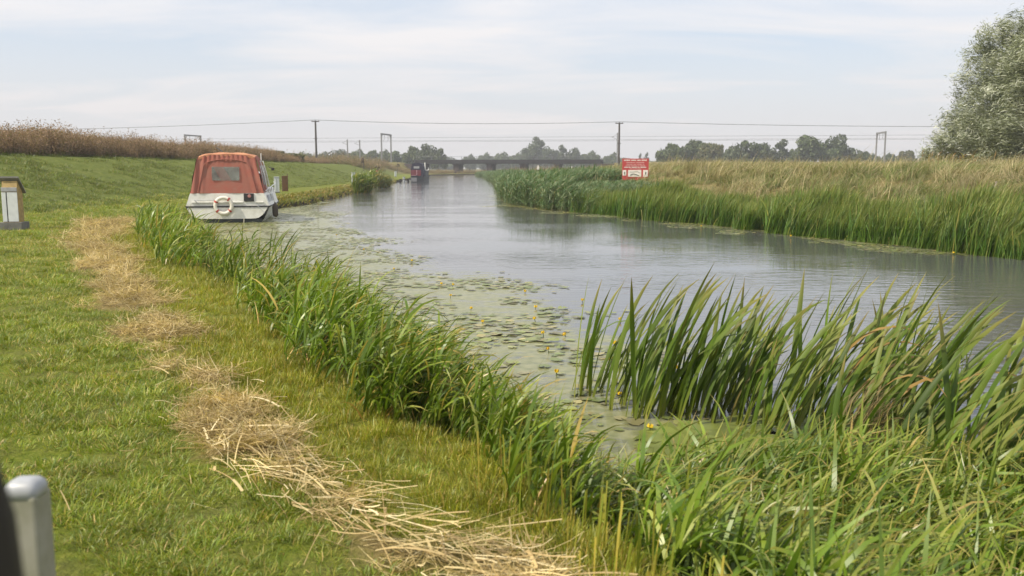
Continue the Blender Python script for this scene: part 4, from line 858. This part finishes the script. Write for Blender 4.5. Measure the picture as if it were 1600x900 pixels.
bm = bmesh.new(); tube(bm, [(.95, 1.0, 2.55), (.98, .9, 2.0), (1.0, .8, 1.62), (1.25, .7, 1.52), (1.42, .7, 1.62), (1.45, .7, 1.9)], .07, 7); bm_obj('white_davit', bm, M_gel, db)
ld = empty('landing_stage', (-14.0, 117.2, .05)); tag(ld, 'low dark timber landing stage beside the far dark boat', 'landing stage')
for k in range(5):
    bm = bmesh.new(); box(bm, -.62, .62, -.5 + k * .22, -.3 + k * .22, .32, .38); bm_obj('plank', bm, simple('dark_timber_%d' % k, (.06 + .01 * k, .05, .04), .8), ld)
for sx_ in (-.5, .5):
    for sy_ in (-.4, .5):
        bm = bmesh.new(); box(bm, sx_ - .06, sx_ + .06, sy_ - .06, sy_ + .06, -.8, .319); bm_obj('post', bm, M_black, ld)

# ------------------------------------------------------------------ mooring furniture
M_cream = simple('cream_cabinet', (.62, .64, .64), .5, noise=.12); M_tan = simple('tan_timber', (.36, .25, .09), .7, noise=.3, nscale=9); M_slab = simple('grey_slab', (.15, .145, .13), .85, noise=.3, bump=.4); M_felt = simple('grey_felt_roof', (.22, .21, .20), .9, noise=.25)
cab = empty('service_cabinet', (-12.35, 22.25, float(ground(-12.35, 22.25))), math.radians(8)); cab.scale = (.88, .88, .92); tag(cab, 'cream and tan service cabinet with sloping grey lid on concrete block', 'cabinet')
bm = bmesh.new(); box(bm, -.30, .30, -.28, .28, -.08, .20, .01); bm_obj('plinth', bm, M_slab, cab)
bm = bmesh.new(); pr = [(-.19, .2), (-.19, 1.06), (-.12, 1.30), (.19, 1.0), (.19, .2)]
loft(bm, [[(-.2, a, b) for a, b in pr], [(.2, a, b) for a, b in pr]], close=True, capends=True); bm_obj('body', bm, M_tan, cab)
bm = bmesh.new(); box(bm, -.205, -.09, -.215, -.191, .22, 1.0, .004); bm_obj('door', bm, M_cream, cab)
bm = bmesh.new(); box(bm, -.06, .205, -.215, -.191, .22, 1.0, .004); bm_obj('door', bm, M_cream, cab)
bm = bmesh.new(); box(bm, -.205, .205, -.222, -.191, 1.02, 1.13, .004); bm_obj('header', bm, simple('grey_header', (.35, .35, .36), .6), cab)
bm = bmesh.new(); box(bm, -.09, -.06, -.20, -.191, .22, 1.0); bm_obj('gap', bm, M_black, cab)
bm = bmesh.new(); q = [(-.26, -.18, 1.38), (-.26, .30, .96), (-.26, .30, 1.0), (-.26, -.18, 1.42)]
loft(bm, [q, [(.26, b, c) for a, b, c in q]], close=True, capends=True); bm_obj('lid', bm, M_felt, cab)
def service_post(x, y, h, label, w=.30, mat=M_cream, rz=0.3, group=None):
    z = float(ground(x, y)); r = empty('service_post', (x, y, z), rz); tag(r, label, 'service post', group)
    bm = bmesh.new(); box(bm, -w * .62, w * .62, -w * .5, w * .5, -.06, .07, .01); bm_obj('plinth', bm, M_slab, r)
    bm = bmesh.new(); box(bm, -w / 2, w / 2, -w * .4, w * .4, .07, h - .09, .012); bm_obj('body', bm, mat, r)
    bm = bmesh.new(); box(bm, -w * .54, w * .54, -w * .45, w * .45, h - .09, h, .025); bm_obj('cap', bm, M_grey, r)
    bm = bmesh.new(); box(bm, -w * .10, w * .10, -w * .4 - .012, -w * .4 + .01, .12, h - .14); bm_obj('socket_strip', bm, M_grey, r)
    return r
service_post(-14.35, 55, .98, 'white and grey service post just right of the white cruiser')
service_post(-15.3, 87, 1.12, 'pale grey service post alone on the lawn beyond the cruiser', .34)
service_post(-19.6, 152, .95, 'small cream post on the lawn left of the far dark boat', .32)
service_post(-14.6, 122, 1.05, 'white post hard beside the far dark boat', .28)
service_post(-10.0, 15.6, 1.15, 'service post at the left edge casting a shadow onto the lawn', .4)
rp = empty('rust_panel', (-14.6, 58, float(ground(-14.6, 58))), .5); tag(rp, 'upright rust brown steel panel behind the white service post', 'panel')
bm = bmesh.new(); box(bm, -.15, .15, -.02, .02, 0.02, 1.0, .006); bm_obj('sheet', bm, simple('rusty_sheet', (.20, .10, .045), .85, noise=.4, nscale=8), rp)
for s in (-.17, .17):
    bm = bmesh.new(); box(bm, s - .02, s + .02, -.03, .03, -.1, 1.06 + s * .4); bm_obj('post', bm, simple('rust_post', (.16, .09, .05), .85), rp)
lp = empty('lifebuoy_post', (-18.4, 123, float(ground(-18.4, 123)))); tag(lp, 'red and white lifebuoy board on a post on the far lawn', 'lifebuoy post')
bm = bmesh.new(); box(bm, -.06, .06, -.04, .04, -.1, .95); bm_obj('post', bm, M_cream, lp)
bm = bmesh.new(); box(bm, -.22, .22, -.08, -.041, .4, 1.15, .03); bm_obj('board', bm, simple('faded_red_board', (.50, .14, .10), .6), lp)
bm = bmesh.new(); torus_arc(bm, .13, .04, 0, 6.2831853, 16, 8); bmesh.ops.translate(bm, verts=bm.verts, vec=(0, -.12, .78)); bm_obj('ring', bm, M_ring, lp)

# ------------------------------------------------------------------ trees
def tree_crown(nl, R, Hc, z0, leaf, cols, seed, leavesper=170, squash=.8):
    r_ = np.random.default_rng(seed); P, D = [], []
    for k in range(nl):
        a = r_.random() * 6.28; q = R * .72 * math.sqrt(r_.random()); zc = z0 + Hc * (.22 + .66 * r_.random()) * (1 - .35 * (q / R) ** 2)
        rr = R * r_.uniform(.24, .42); m = leavesper
        u = r_.normal(size=(m, 3)); u /= np.linalg.norm(u, axis=1)[:, None]; rad = rr * r_.random(m) ** .28
        P.append(np.array([q * math.cos(a), q * math.sin(a), zc]) + u * rad[:, None] * np.array([1, 1, squash])); D.append(u)
    P = np.concatenate(P); D = np.concatenate(D); n = len(P)
    nrm = D + r_.normal(0, .7, (n, 3)); nrm /= np.linalg.norm(nrm, axis=1)[:, None]
    t1 = np.cross(nrm, r_.normal(size=(n, 3))); t1 /= np.linalg.norm(t1, axis=1)[:, None]; t2 = np.cross(nrm, t1)
    s = leaf * r_.uniform(.6, 1.4, n)[:, None]
    V = np.stack([P - t1 * s, P - t2 * s * .6, P + t1 * s, P + t2 * s * .6], 1).reshape(-1, 3)
    c = np.asarray(cols)[r_.integers(0, len(cols), n)] * r_.uniform(.75, 1.25, (n, 1))
    return np_mesh('crown', V, np.arange(n * 4).reshape(-1, 4), c.repeat(4, 0))
M_bark = simple('bark', (.10, .085, .065), .9, noise=.4, nscale=5, bump=.6)
def trunk_mesh(h, r, seed, limbs=5, spread=.35):
    bm = bmesh.new(); rr = random.Random(seed)
    tube(bm, [(0, 0, -.3), (.05 * h * .3, 0, h * .3), (.03 * h, .02 * h, h * .75)], r, 8, r * .5)
    for k in range(limbs):
        a = k * 2 * PI / limbs + rr.random(); z = h * rr.uniform(.3, .6); L_ = h * spread * rr.uniform(.8, 1.3)
        tube(bm, [(.03 * h * .5, 0, z), (math.cos(a) * L_ * .5, math.sin(a) * L_ * .5, z + L_ * .5), (math.cos(a) * L_, math.sin(a) * L_, z + L_ * 1.1)], r * .45, 6, r * .12)
    me = bpy.data.meshes.new('trunk'); bm.to_mesh(me); bm.free(); me.materials.append(M_bark); return me
TCOL = [(.075, .10, .030), (.055, .08, .022), (.10, .125, .042)]
T2 = [(.06, .082, .030), (.045, .065, .022), (.085, .105, .045)]
T3 = [(.115, .125, .045), (.09, .105, .032), (.15, .14, .06)]
CR = [tree_crown(16, 1.0, 1.75, .12, .075, TCOL, 1), tree_crown(20, 1.0, 1.45, .1, .075, TCOL, 2), tree_crown(14, 1.0, 2.1, .15, .075, T2, 3), tree_crown(22, 1.0, 1.25, .05, .075, T3, 4), tree_crown(18, 1.0, 1.6, .1, .075, T2, 5), tree_crown(24, 1.0, 1.1, .0, .07, TCOL, 6)]
for c in CR: c.materials.append(M_tree)
TK = [trunk_mesh(1.2, .06, k) for k in range(3)]
def far_tree(px, d, wpx, toppx, kind, label, group, basez=None):
    X = (px - 800) / 1400 * d; R = wpx / 2 / 1400 * d; zt = 1.9 + (262 - toppx) / 1400 * d * 1.28; R *= 1.12; z0 = float(ground(X, d)) if basez is None else basez
    r = empty('tree', (X, d, z0), random.random() * 6.28); tag(r, label, 'tree', group)
    h = zt - z0; hn = [2.0, 1.68, 2.4, 1.42, 1.85, 1.22][kind]
    o = link('crown', CR[kind], None, r); o.scale = (R, R, h / hn)
    t = link('trunk', TK[kind % 3], None, r); t.scale = (R, R, h / hn)
GR1 = 'trees behind the bridge'
TREES = [(1045, 285, 46, 226, 1, 'rounded green tree at the left of the clump right of the notice'), (1078, 292, 62, 221, 1, 'broad rounded tree in the middle of the clump right of the notice'), (1110, 276, 40, 228, 3, 'lower yellow green tree at the right end of the clump by the notice'),
         (1146, 300, 36, 232, 5, 'low tree left of the dark peaked tree on the right horizon'), (1175, 300, 52, 219, 0, 'dark peaked tree in the middle of the right horizon'), (1214, 305, 36, 223, 2, 'narrow tree between the two larger right horizon trees'),
         (1268, 300, 66, 209, 0, 'tallest dark tree on the right horizon, left of the portal mast'), (1303, 304, 50, 219, 4, 'ragged tree leaning off the tallest right horizon tree'), (1338, 310, 42, 239, 5, 'low round bush just left of the right hand portal mast'), (1408, 300, 30, 238, 3, 'small pale bush between the portal mast and the willow'), (1440, 320, 16, 239, 2, 'tiny dark tree second from the willow on the horizon'), (1458, 310, 24, 235, 4, 'small dark tree at the left foot of the willow'),
         (832, 470, 40, 229, 4, 'low tree at the left of the tall grove behind the bridge'), (841, 480, 34, 220, 2, 'tallest tree of the grove seen above the middle of the bridge'), (862, 480, 26, 231, 0, 'middle tree of the grove seen above the bridge'), (880, 475, 26, 231, 2, 'pointed tree of the grove right of the middle tree'), (899, 470, 26, 236, 4, 'small tree at the right end of the grove above the bridge'),
         (922, 480, 34, 241, 5, 'low hedge tree behind the right end of the bridge'), (955, 470, 30, 243, 5, 'low hedge tree behind the right telegraph pole'), (999, 520, 8, 242, 2, 'tiny lone tree left of two above the red notice'), (1008, 520, 9, 241, 2, 'tiny lone tree right of two above the red notice'),
         (625, 350, 38, 234, 0, 'green tree just right of the portal mast above the bank'), (648, 345, 38, 230, 1, 'broad green tree left of the bridge end'), (668, 342, 34, 231, 4, 'dark green tree between two others left of the bridge end'), (686, 340, 26, 233, 1, 'rounded tree at the right end of the group by the bridge'), (603, 380, 26, 239, 5, 'low tree seen between the legs of the portal mast'),
         (586, 360, 34, 236, 1, 'rounded tree left of the portal mast'), (560, 380, 36, 239, 5, 'low tree behind the two slim masts'), (536, 390, 40, 238, 4, 'low dark tree left of the two slim masts'), (508, 400, 30, 242, 5, 'low dark tree right of the left telegraph pole'), (478, 400, 44, 242, 5, 'low dark tree left of the left telegraph pole'),
         (455, 122, 50, 243, 3, 'pale brown green bush on the bank left of the left telegraph pole'), (428, 112, 50, 239, 3, 'pale brown bush just right of the cruiser canopy')]
for (px, d, w, top, kd, lb) in TREES: far_tree(px, d, w, top, kd, lb, GR1 if 800 < px < 960 else None)
for (px, d, w, top, kd) in ((1030, 300, 14, 238, 5), (1125, 310, 22, 240, 5), (1190, 320, 40, 236, 5), (1240, 315, 34, 236, 5), (1322, 318, 30, 236, 4), (1385, 330, 22, 243, 5), (1360, 330, 20, 244, 5), (735, 520, 22, 245, 5), (760, 520, 26, 243, 5), (785, 520, 30, 242, 5), (810, 510, 26, 243, 5)):
    far_tree(px, d, w, top, kd, 'low hedge tree on the far horizon', 'low horizon hedge trees')
# far woodland band closing the horizon
n = 420; px = rng.uniform(-80, 1680, n); d = rng.uniform(560, 900, n); X = (px - 800) / 1400 * d
cw = proto_collection('wood_crown', [c.copy() for c in CR[3:]], M_tree)
sc_w = np.stack([rng.uniform(5, 9, n), rng.uniform(5, 9, n), rng.uniform(3.2, 6.2, n)], -1)
scatter('distant_woodland', np.stack([X, d, np.full(n, .5)], -1), np.stack([np.zeros(n), np.zeros(n), rng.random(n) * 6.28], -1), sc_w, cw, 3, 'hazy grey green woodland along the far horizon', 'woodland')
# saplings on the flood bank
for (sx0, sy0, h_, lb) in ((-24.6, 150, 2.5, 'bare brown sapling on the far flood bank casting a long shadow'), (-19.2, 128, 1.7, 'thin dark sapling stake beside the lifebuoy post'), (-26, 205, 2.6, 'small brown sapling on the bank near the bridge end')):
    r = empty('sapling', (sx0, sy0, float(ground(sx0, sy0)))); tag(r, lb, 'sapling')
    bm = bmesh.new(); tube(bm, [(0, 0, -.2), (.03, 0, h_ * .5), (0, .02, h_)], .07, 6, .03); bm_obj('trunk', bm, M_bark, r)
    c = link('crown', tree_crown(5, .55, .9, h_ * .5, .10, [(.12, .075, .045), (.16, .10, .06), (.09, .07, .03)], 40 + int(sy0), 60), M_tree, r)

# silver willow at the right edge
wlo = empty('willow_tree', (26.0, 45.5, float(ground(26, 45.5)))); tag(wlo, 'tall silver green willow bending in the wind at the right edge', 'tree')
bm = bmesh.new(); rr = random.Random(3)
tips = []
for k in range(11):
    bx_, by_ = rr.uniform(-2.2, 1.6), rr.uniform(-1.6, 1.0); a = rr.uniform(-.9, .9); hgt = rr.uniform(4.5, 7.6); ox = rr.uniform(-1.8, 2.6)
    pts = [(bx_, by_, -.2), (bx_ + ox * .15, by_ + a * .3, hgt * .25), (bx_ + ox * .45, by_ + a * .8, hgt * .55), (bx_ + ox * .8 + .2, by_ + a * 1.2, hgt * .82), (bx_ + ox + .9, by_ + a * 1.5, hgt)]
    tube(bm, pts, rr.uniform(.07, .13), 7, .02); tips += pts[1:]
bm_obj('trunk', bm, simple('pale_willow_bark', (.26, .22, .165), .9, noise=.35, nscale=4, bump=.6), wlo)
def willow_in(p):
    """crown volume: slanting windward (left) face, rounded top"""
    x, y, z = p[:, 0], p[:, 1], p[:, 2]
    left = -3.9 + .55 * np.sin(z * 2.1 + y) * np.sin(z * .9 + 1) + np.clip(z, 0, 9) ** 1.75 * .070 - .5 * np.exp(-((z - 2.2) / 1.6) ** 2)
    top = 8.3 - .045 * (x - 1.2) ** 2
    return (x > left) & (x < 6.0) & (z < top) & (z > .45 - .22 * np.minimum(x, 3.0) * (x > 0)) & (np.abs(y) < 3.4)
cc_ = np.concatenate([np.stack([rng.uniform(-5.0, 1.0, 3600), rng.uniform(-3.4, 3.4, 3600), rng.uniform(.2, 8.6, 3600)], -1), np.stack([rng.uniform(1.0, 6.2, 900), rng.uniform(-3.4, 3.4, 900), rng.uniform(.2, 8.6, 900)], -1)]); cc_ = cc_[willow_in(cc_)]
cc_ = cc_[((fbm(cc_[:, 0] + cc_[:, 1] * .6, cc_[:, 2] * .8, .75, 120, 3) > .43) | (cc_[:, 1] > 1.6)) & ~((cc_[:, 2] < 3.0) & (cc_[:, 0] > -2.2) & (cc_[:, 1] < .9) & (rng.random(len(cc_)) < .88))]
cc_ = rng.permutation(cc_)[:1350]
WCOL = np.array([(.50, .51, .41), (.35, .37, .26), (.23, .255, .155), (.13, .15, .08)])
parts = []
for c in cc_:
    m = int(rng.integers(70, 120)); az0 = rng.normal(.1, .35); el = rng.normal(1.35, .25); tone = rng.choice(4, p=[.18, .34, .30, .18])
    f = rng.random(m); q = c + rng.normal(0, .16, (m, 3)) + np.stack([np.cos(az0) * f * .9 * np.sin(el), np.sin(az0) * f * .9, f * .9 * np.cos(el) - .35 * f ** 2 + rng.normal(0, .12, m)], -1)
    tn = np.where(rng.random(m) < .7, tone, rng.integers(0, 4, m))
    parts.append(blades(q, az0 + rng.normal(0, .45, m), el + rng.normal(.15, .3, m), rng.normal(.35, .25, m), rng.uniform(.16, .34, m), rng.uniform(.03, .055, m), WCOL[tn] * rng.uniform(.8, 1.2, (m, 1)), S=2, twist=rng.normal(0, .9, m)))
V, F, C = join(parts); cwn = link('crown', np_mesh('crown', V, F, C), leafmat('willow_leaf', .2, .45, 0, spec=.6), wlo)
stand('bank_weeds', blob_pts(25, 43.5, 5.5, 1.6, 420), .85, 'darker tangled weeds at the foot of the willow', leafL=.4, leafW=.05, leaves=4, stemw=.015, cols=[(.10, .12, .03), (.14, .12, .05), (.20, .16, .07), (.07, .09, .02), (.24, .18, .10)], cat='weeds')

# ------------------------------------------------------------------ railway bridge, poles, gantries, wires
M_girder = simple('dark_bridge_steel', (.022, .020, .020), .8, noise=.3, nscale=.8); M_pier = simple('dark_brick_pier', (.06, .042, .035), .9, noise=.3, nscale=1.5); M_pole = simple('tarred_pole', (.07, .06, .05), .85); M_mast = simple('galvanised_mast', (.20, .20, .20), .6, noise=.2); M_wire = simple('wire', (.10, .10, .10), .6)
br = empty('railway_bridge', (-12, 250, 0), -math.radians(9)); tag(br, 'long low dark railway bridge crossing the river on brick piers', 'bridge')
def bl(px):
    X = (px - 800) / 1400; d = (250 - 12 * TRK) / (1 + X * TRK); return (X * d + 12) / math.cos(math.radians(9))
x0, x1 = bl(655), bl(940)
bm = bmesh.new(); box(bm, x0, x1, -3.6, -3.2, 2.95, 4.05); bm_obj('girder', bm, M_girder, br)
bm = bmesh.new(); box(bm, x0, x1, 3.2, 3.6, 2.95, 4.05); bm_obj('girder', bm, M_girder, br)
bm = bmesh.new(); box(bm, x0 + .05, x1 - .05, -3.2, 3.2, 3.05, 3.5); bm_obj('deck', bm, M_girder, br)
nst = 36
for k in range(nst + 1):
    xx = x0 + .3 + (x1 - x0 - .6) * k / nst; bm = bmesh.new(); box(bm, xx - .06, xx + .06, -3.7, -3.6, 2.97, 4.03); bm_obj('stiffener', bm, M_girder, br)
for k in range(13):
    xx = x0 + .5 + (x1 - x0 - 1) * k / 12; bm = bmesh.new(); box(bm, xx - .04, xx + .04, -3.45, -3.37, 4.05, 4.95); bm_obj('rail_post', bm, M_mast, br)
bm = bmesh.new(); box(bm, x0 + .3, x1 - .3, -3.43, -3.39, 4.86, 4.92); bm_obj('handrail', bm, M_mast, br)
for px in (717, 768, 819, 872):
    xx = bl(px); bm = bmesh.new(); box(bm, xx - .75, xx + .75, -3.0, 3.0, -1.0, 2.7); box(bm, xx - .95, xx + .95, -3.3, 3.3, 2.7, 2.94); bm_obj('pier', bm, M_pier, br)
for px, s in ((655, -1), (940, 1)):
    xx = bl(px); bm = bmesh.new(); a, b = sorted((xx - s * 2.2, xx + s * 3.0)); box(bm, a, b, -3.8, 3.8, -.6, 2.94); bm_obj('abutment', bm, M_pier, br)
def pole(x, y, top, label, arms=True):
    z = float(ground(x, y)); r = empty('telegraph_pole', (x, y, z)); tag(r, label, 'telegraph pole'); h = top - z
    bm = bmesh.new(); tube(bm, [(0, 0, -.4), (0, 0, h)], .19, 8, .14); bm_obj('shaft', bm, M_pole, r)
    bm = bmesh.new(); box(bm, -.65, .65, -.07, .07, h - .22, h - .08); bm_obj('crossarm', bm, M_pole, r)
    for s in (-.55, .55):
        bm = bmesh.new(); tube(bm, [(s, 0, h - .08), (s, 0, h + .10)], .06, 6, .04); bm_obj('insulator', bm, M_mast, r)
    bm = bmesh.new(); box(bm, -.28, .28, -.2, -.12, h * .58, h * .58 + .1); bm_obj('bracket', bm, M_pole, r)
    return (x, y, top + .1)
pA = pole(-32.4, 150, 9.6, 'dark telegraph pole rising behind the flood bank on the left'); pB = pole(17.7, 150, 9.3, 'dark telegraph pole right of the bridge beside a grey mast'); 
def wire(p, q, sag, r, label, n=14):
    bm = bmesh.new(); pts = []
    for i in range(n + 1):
        t = i / n; pts.append((p[0] + (q[0] - p[0]) * t, p[1] + (q[1] - p[1]) * t, p[2] + (q[2] - p[2]) * t - sag * 4 * t * (1 - t)))
    tube(bm, pts, r, 5); tag(bm_obj('overhead_wire', bm, M_wire, None), label, 'wire')
wire((-120, 168, 8.6), pA, .55, .035, 'thin telephone wire running left from the left telegraph pole'); wire(pA, pB, .45, .035, 'thin telephone wire slung between the two telegraph poles'); wire(pB, (95, 150, 8.7), .35, .035, 'thin telephone wire running right from the right telegraph pole')
def gantry(px, wide, label, top=11.3, single=False):
    X0 = (px - 800) / 1400; d = (250 - 12 * TRK) / (1 + X0 * TRK); X = X0 * d
    r = empty('catenary_mast' if single else 'portal_gantry', (X, d, 3.2), -math.radians(9)); tag(r, label, 'mast' if single else 'gantry'); h = top - 3.2
    if single:
        bm = bmesh.new(); box(bm, -.14, .14, -.14, .14, -.3, h); bm_obj('post', bm, M_mast, r)
        bm = bmesh.new(); tube(bm, [(-.12, 0, h * .78), (-1.5, -.2, h * .86)], .06, 6); tube(bm, [(-.12, 0, h * .95), (-1.3, -.2, h * .86)], .04, 6); bm_obj('bracket_arm', bm, M_mast, r)
        return
    for s in (-1, 1):
        bm = bmesh.new(); box(bm, -.17, .17, s * wide / 2 - .17, s * wide / 2 + .17, -2.6, h); bm_obj('leg', bm, M_mast, r)
        bm = bmesh.new(); tube(bm, [(0, s * (wide / 2 - .1), h - 1.4), (0, s * (wide / 2 - 1.3), h - .2)], .08, 6); bm_obj('knee_brace', bm, M_mast, r)
    bm = bmesh.new(); box(bm, -.16, .16, -wide / 2 - .3, wide / 2 + .3, h - .42, h - .02); bm_obj('crossbeam', bm, M_mast, r)
    for s in (-1, 1):
        bm = bmesh.new(); tube(bm, [(0, s * 1.8, h - .42), (0, s * 1.8, h - 1.7), (.0, s * 1.8 - .9, h - 2.0)], .06, 6); bm_obj('drop_tube', bm, M_mast, r)
gantry(606, 9, 'grey portal gantry over the railway left of the bridge'); gantry(308, 9, 'dark portal gantry top showing above the brown scrub'); gantry(1369, 9, 'slim portal gantry on the right horizon left of the willow', 11.0)
gantry(546, 0, 'slim catenary mast, left of the two left of the portal', 9.8, True); gantry(565, 0, 'slim catenary mast, right of the two left of the portal', 9.6, True); gantry(962.5, 0, 'grey catenary mast standing against the right telegraph pole', 11.2, True)
for off, zz, lb in ((-1.8, 9.0, 'thin catenary wire along the near railway track'), (-1.8, 10.1, 'upper carrier wire above the near railway track'), (1.8, 9.4, 'thin catenary wire along the far railway track')):
    wire((-210, float(trackY(-210)) + off, zz), (230, float(trackY(230)) + off, zz), .0, .03, lb, 3)

# ------------------------------------------------------------------ red notice board and markers on the right bank
M_sred = simple('red_notice', (.44, .055, .05), .5, noise=.12); M_swh = simple('notice_white', (.74, .70, .64), .5, noise=.06); M_pink = simple('notice_small_print', (.62, .34, .31), .5, noise=.1); M_sgrey = simple('notice_drawing', (.16, .18, .15), .6)
sg = empty('notice_board', (6.85, 50.2, float(ground(6.85, 50.2))), -.08); gz = sg.location.z; tag(sg, 'red notice board with white lettering and three white pictures above the reeds', 'notice board')
def sz(z): return z - gz
bm = bmesh.new(); box(bm, -.73, .73, -.02, .02, sz(1.22), sz(2.40), .006); pb_ = bm_obj('board', bm, M_sred, sg)
for s in (-.5, .5):
    bm = bmesh.new(); box(bm, s - .05, s + .05, .021, .12, -.4, sz(2.34)); bm_obj('post', bm, M_pole, sg)
def line(words, z, h, mat, total, name='lettering'):
    bm = bmesh.new(); tot = sum(words) + len(words) - 1; u = total / tot; xx = -total / 2
    rl = random.Random(int(z * 1000))
    for w in words:
        for c in range(w):
            ww = u * rl.uniform(.62, .86); hh = h * rl.uniform(.85, 1.0); box(bm, xx, xx + ww, -.027, -.0215, z, z + hh); 
            if rl.random() < .6: pass
            xx += u
        xx += u
    bm_obj(name, bm, mat, pb_)
line([7, 6, 4, 6], sz(2.275), .07, M_swh, 1.26); line([9, 8], sz(2.15), .06, M_pink, .98); line([8, 3, 6, 2], sz(2.055), .05, M_pink, .98); line([6, 8, 2, 7], sz(1.975), .05, M_pink, 1.08); line([5, 3, 7, 3, 8], sz(1.895), .055, M_swh, 1.22); line([4, 2, 9], sz(1.81), .045, M_pink, .64)
for (a, b) in ((-.70, -.50), (-.40, .33), (.43, .69)):
    bm = bmesh.new(); box(bm, a, b, -.028, -.0205, sz(1.40 + (.07 if a < -.6 else 0)), sz(1.77)); pc = bm_obj('picture', bm, M_swh, pb_)
    bm = bmesh.new()
    if b - a > .5: tube(bm, [(a + .12, -.031, sz(1.5)), (a + .3, -.031, sz(1.56)), (a + .42, -.031, sz(1.53)), (b - .12, -.031, sz(1.46))], .025, 5); tube(bm, [(a + .1, -.031, sz(1.66)), (b - .2, -.031, sz(1.68)), (b - .08, -.031, sz(1.6))], .012, 5)
    else: tube(bm, [((a + b) / 2, -.031, sz(1.53)), ((a + b) / 2 + .01, -.031, sz(1.67))], .03, 5)
    bm_obj('drawing', bm, M_sgrey, pb_)
for (mx_, my_, mz_, s_, lb) in ((2.6, 90, 1.72, 1.0, 'small white triangular marker above the reeds left of the notice'), (6.1, 92, 1.78, .6, 'tiny white marker post between the triangle and the notice')):
    r = empty('river_marker', (mx_, my_, float(ground(mx_, my_)))); zb = mz_ - r.location.z; tag(r, lb, 'marker')
    bm = bmesh.new(); box(bm, -.04, .04, -.02, .02, -.3, zb); bm_obj('post', bm, M_pole, r)
    bm = bmesh.new(); t = [(-.16 * s_, zb), (.16 * s_, zb), (.05 * s_, zb + .42 * s_), (-.05 * s_, zb + .42 * s_)]; loft(bm, [[(a, -.06, b) for a, b in t], [(a, -.021, b) for a, b in t]], close=True, capends=True); bm_obj('plate', bm, M_swh, r)
for (p, q, rd, lb) in (((11.9, 22.6, .55), (12.35, 23.0, 1.55), .045, 'taller leaning grey timber stake on the right bank'), ((12.25, 22.7, .5), (12.4, 23.1, 1.25), .04, 'shorter leaning grey timber stake on the right bank')):
    bm = bmesh.new(); tube(bm, [p, tuple((np.array(p) + np.array(q)) / 2 + np.array((.02, 0, .01))), q], rd, 7, rd * .6); tag(bm_obj('timber_stake', bm, simple('weathered_stake', (.22, .18, .13), .9, noise=.3), None), lb, 'stake')

# ------------------------------------------------------------------ close posts at the lower left corner
M_gpost = simple('weathered_grey_post', (.27, .26, .21), .6, noise=.25, nscale=14, dirt=(.19, .19, .12), dirt_amt=.6); M_gcap = simple('post_cap_painted_light', (.36, .37, .38), .4, noise=.2, nscale=18)  # cap colour is lightened to paint the light on the rounded top
gp = empty('mooring_post', (-.905, 1.62, .34)); tag(gp, 'blurred grey post with light painted on its top at the lower left corner', 'post')
bm = bmesh.new(); box(bm, -.04, .022, -.03, .03, -.2, .9545, .006); bm_obj('shaft', bm, M_gpost, gp)
bm = bmesh.new()
loft(bm, [[(-.009 + math.copysign(abs(math.cos(a)) ** .45, math.cos(a)) * (.0315 - i), math.copysign(abs(math.sin(a)) ** .45, math.sin(a)) * (.0305 - i), z) for a in [k * PI / 12 for k in range(24)]] for i, z in ((0, .948), (0, .966), (.003, .974), (.009, .980), (.018, .983))], close=True, capends=True)
bm_obj('cap', bm, M_gcap, gp, smooth=True)
dp = empty('dark_post', (-.385, .60, .33)); tag(dp, 'dark brown curved post edge at the far left of the frame', 'post')
bm = bmesh.new(); tube(bm, [(.0, 0, -.3), (.006, 0, .9), (.004, 0, 1.2), (-.003, 0, 1.32), (-.02, 0, 1.42), (-.05, 0, 1.52)], .036, 16); bm_obj('shaft', bm, simple('dark_brown_timber', (.022, .016, .010), .7, noise=.3), dp, smooth=True)

# ------------------------------------------------------------------ haze: one closed box of pale air
bm = bmesh.new(); box(bm, -1650, 1650, -80, 1600, -2.2, 16.0)
m, nt, out = mat_new('haze_air'); pv = N(nt, 'ShaderNodeVolumePrincipled'); pv.inputs['Color'].default_value = (.92, .94, .97, 1); pv.inputs['Density'].default_value = .0006; pv.inputs['Anisotropy'].default_value = .15
nt.links.new(pv.outputs[0], out.inputs['Volume'])
hzo = bm_obj('haze', bm, m); hzo['kind'] = 'stuff'; hzo['label'] = 'pale summer haze softening the far trees and bridge'; hzo['category'] = 'haze'
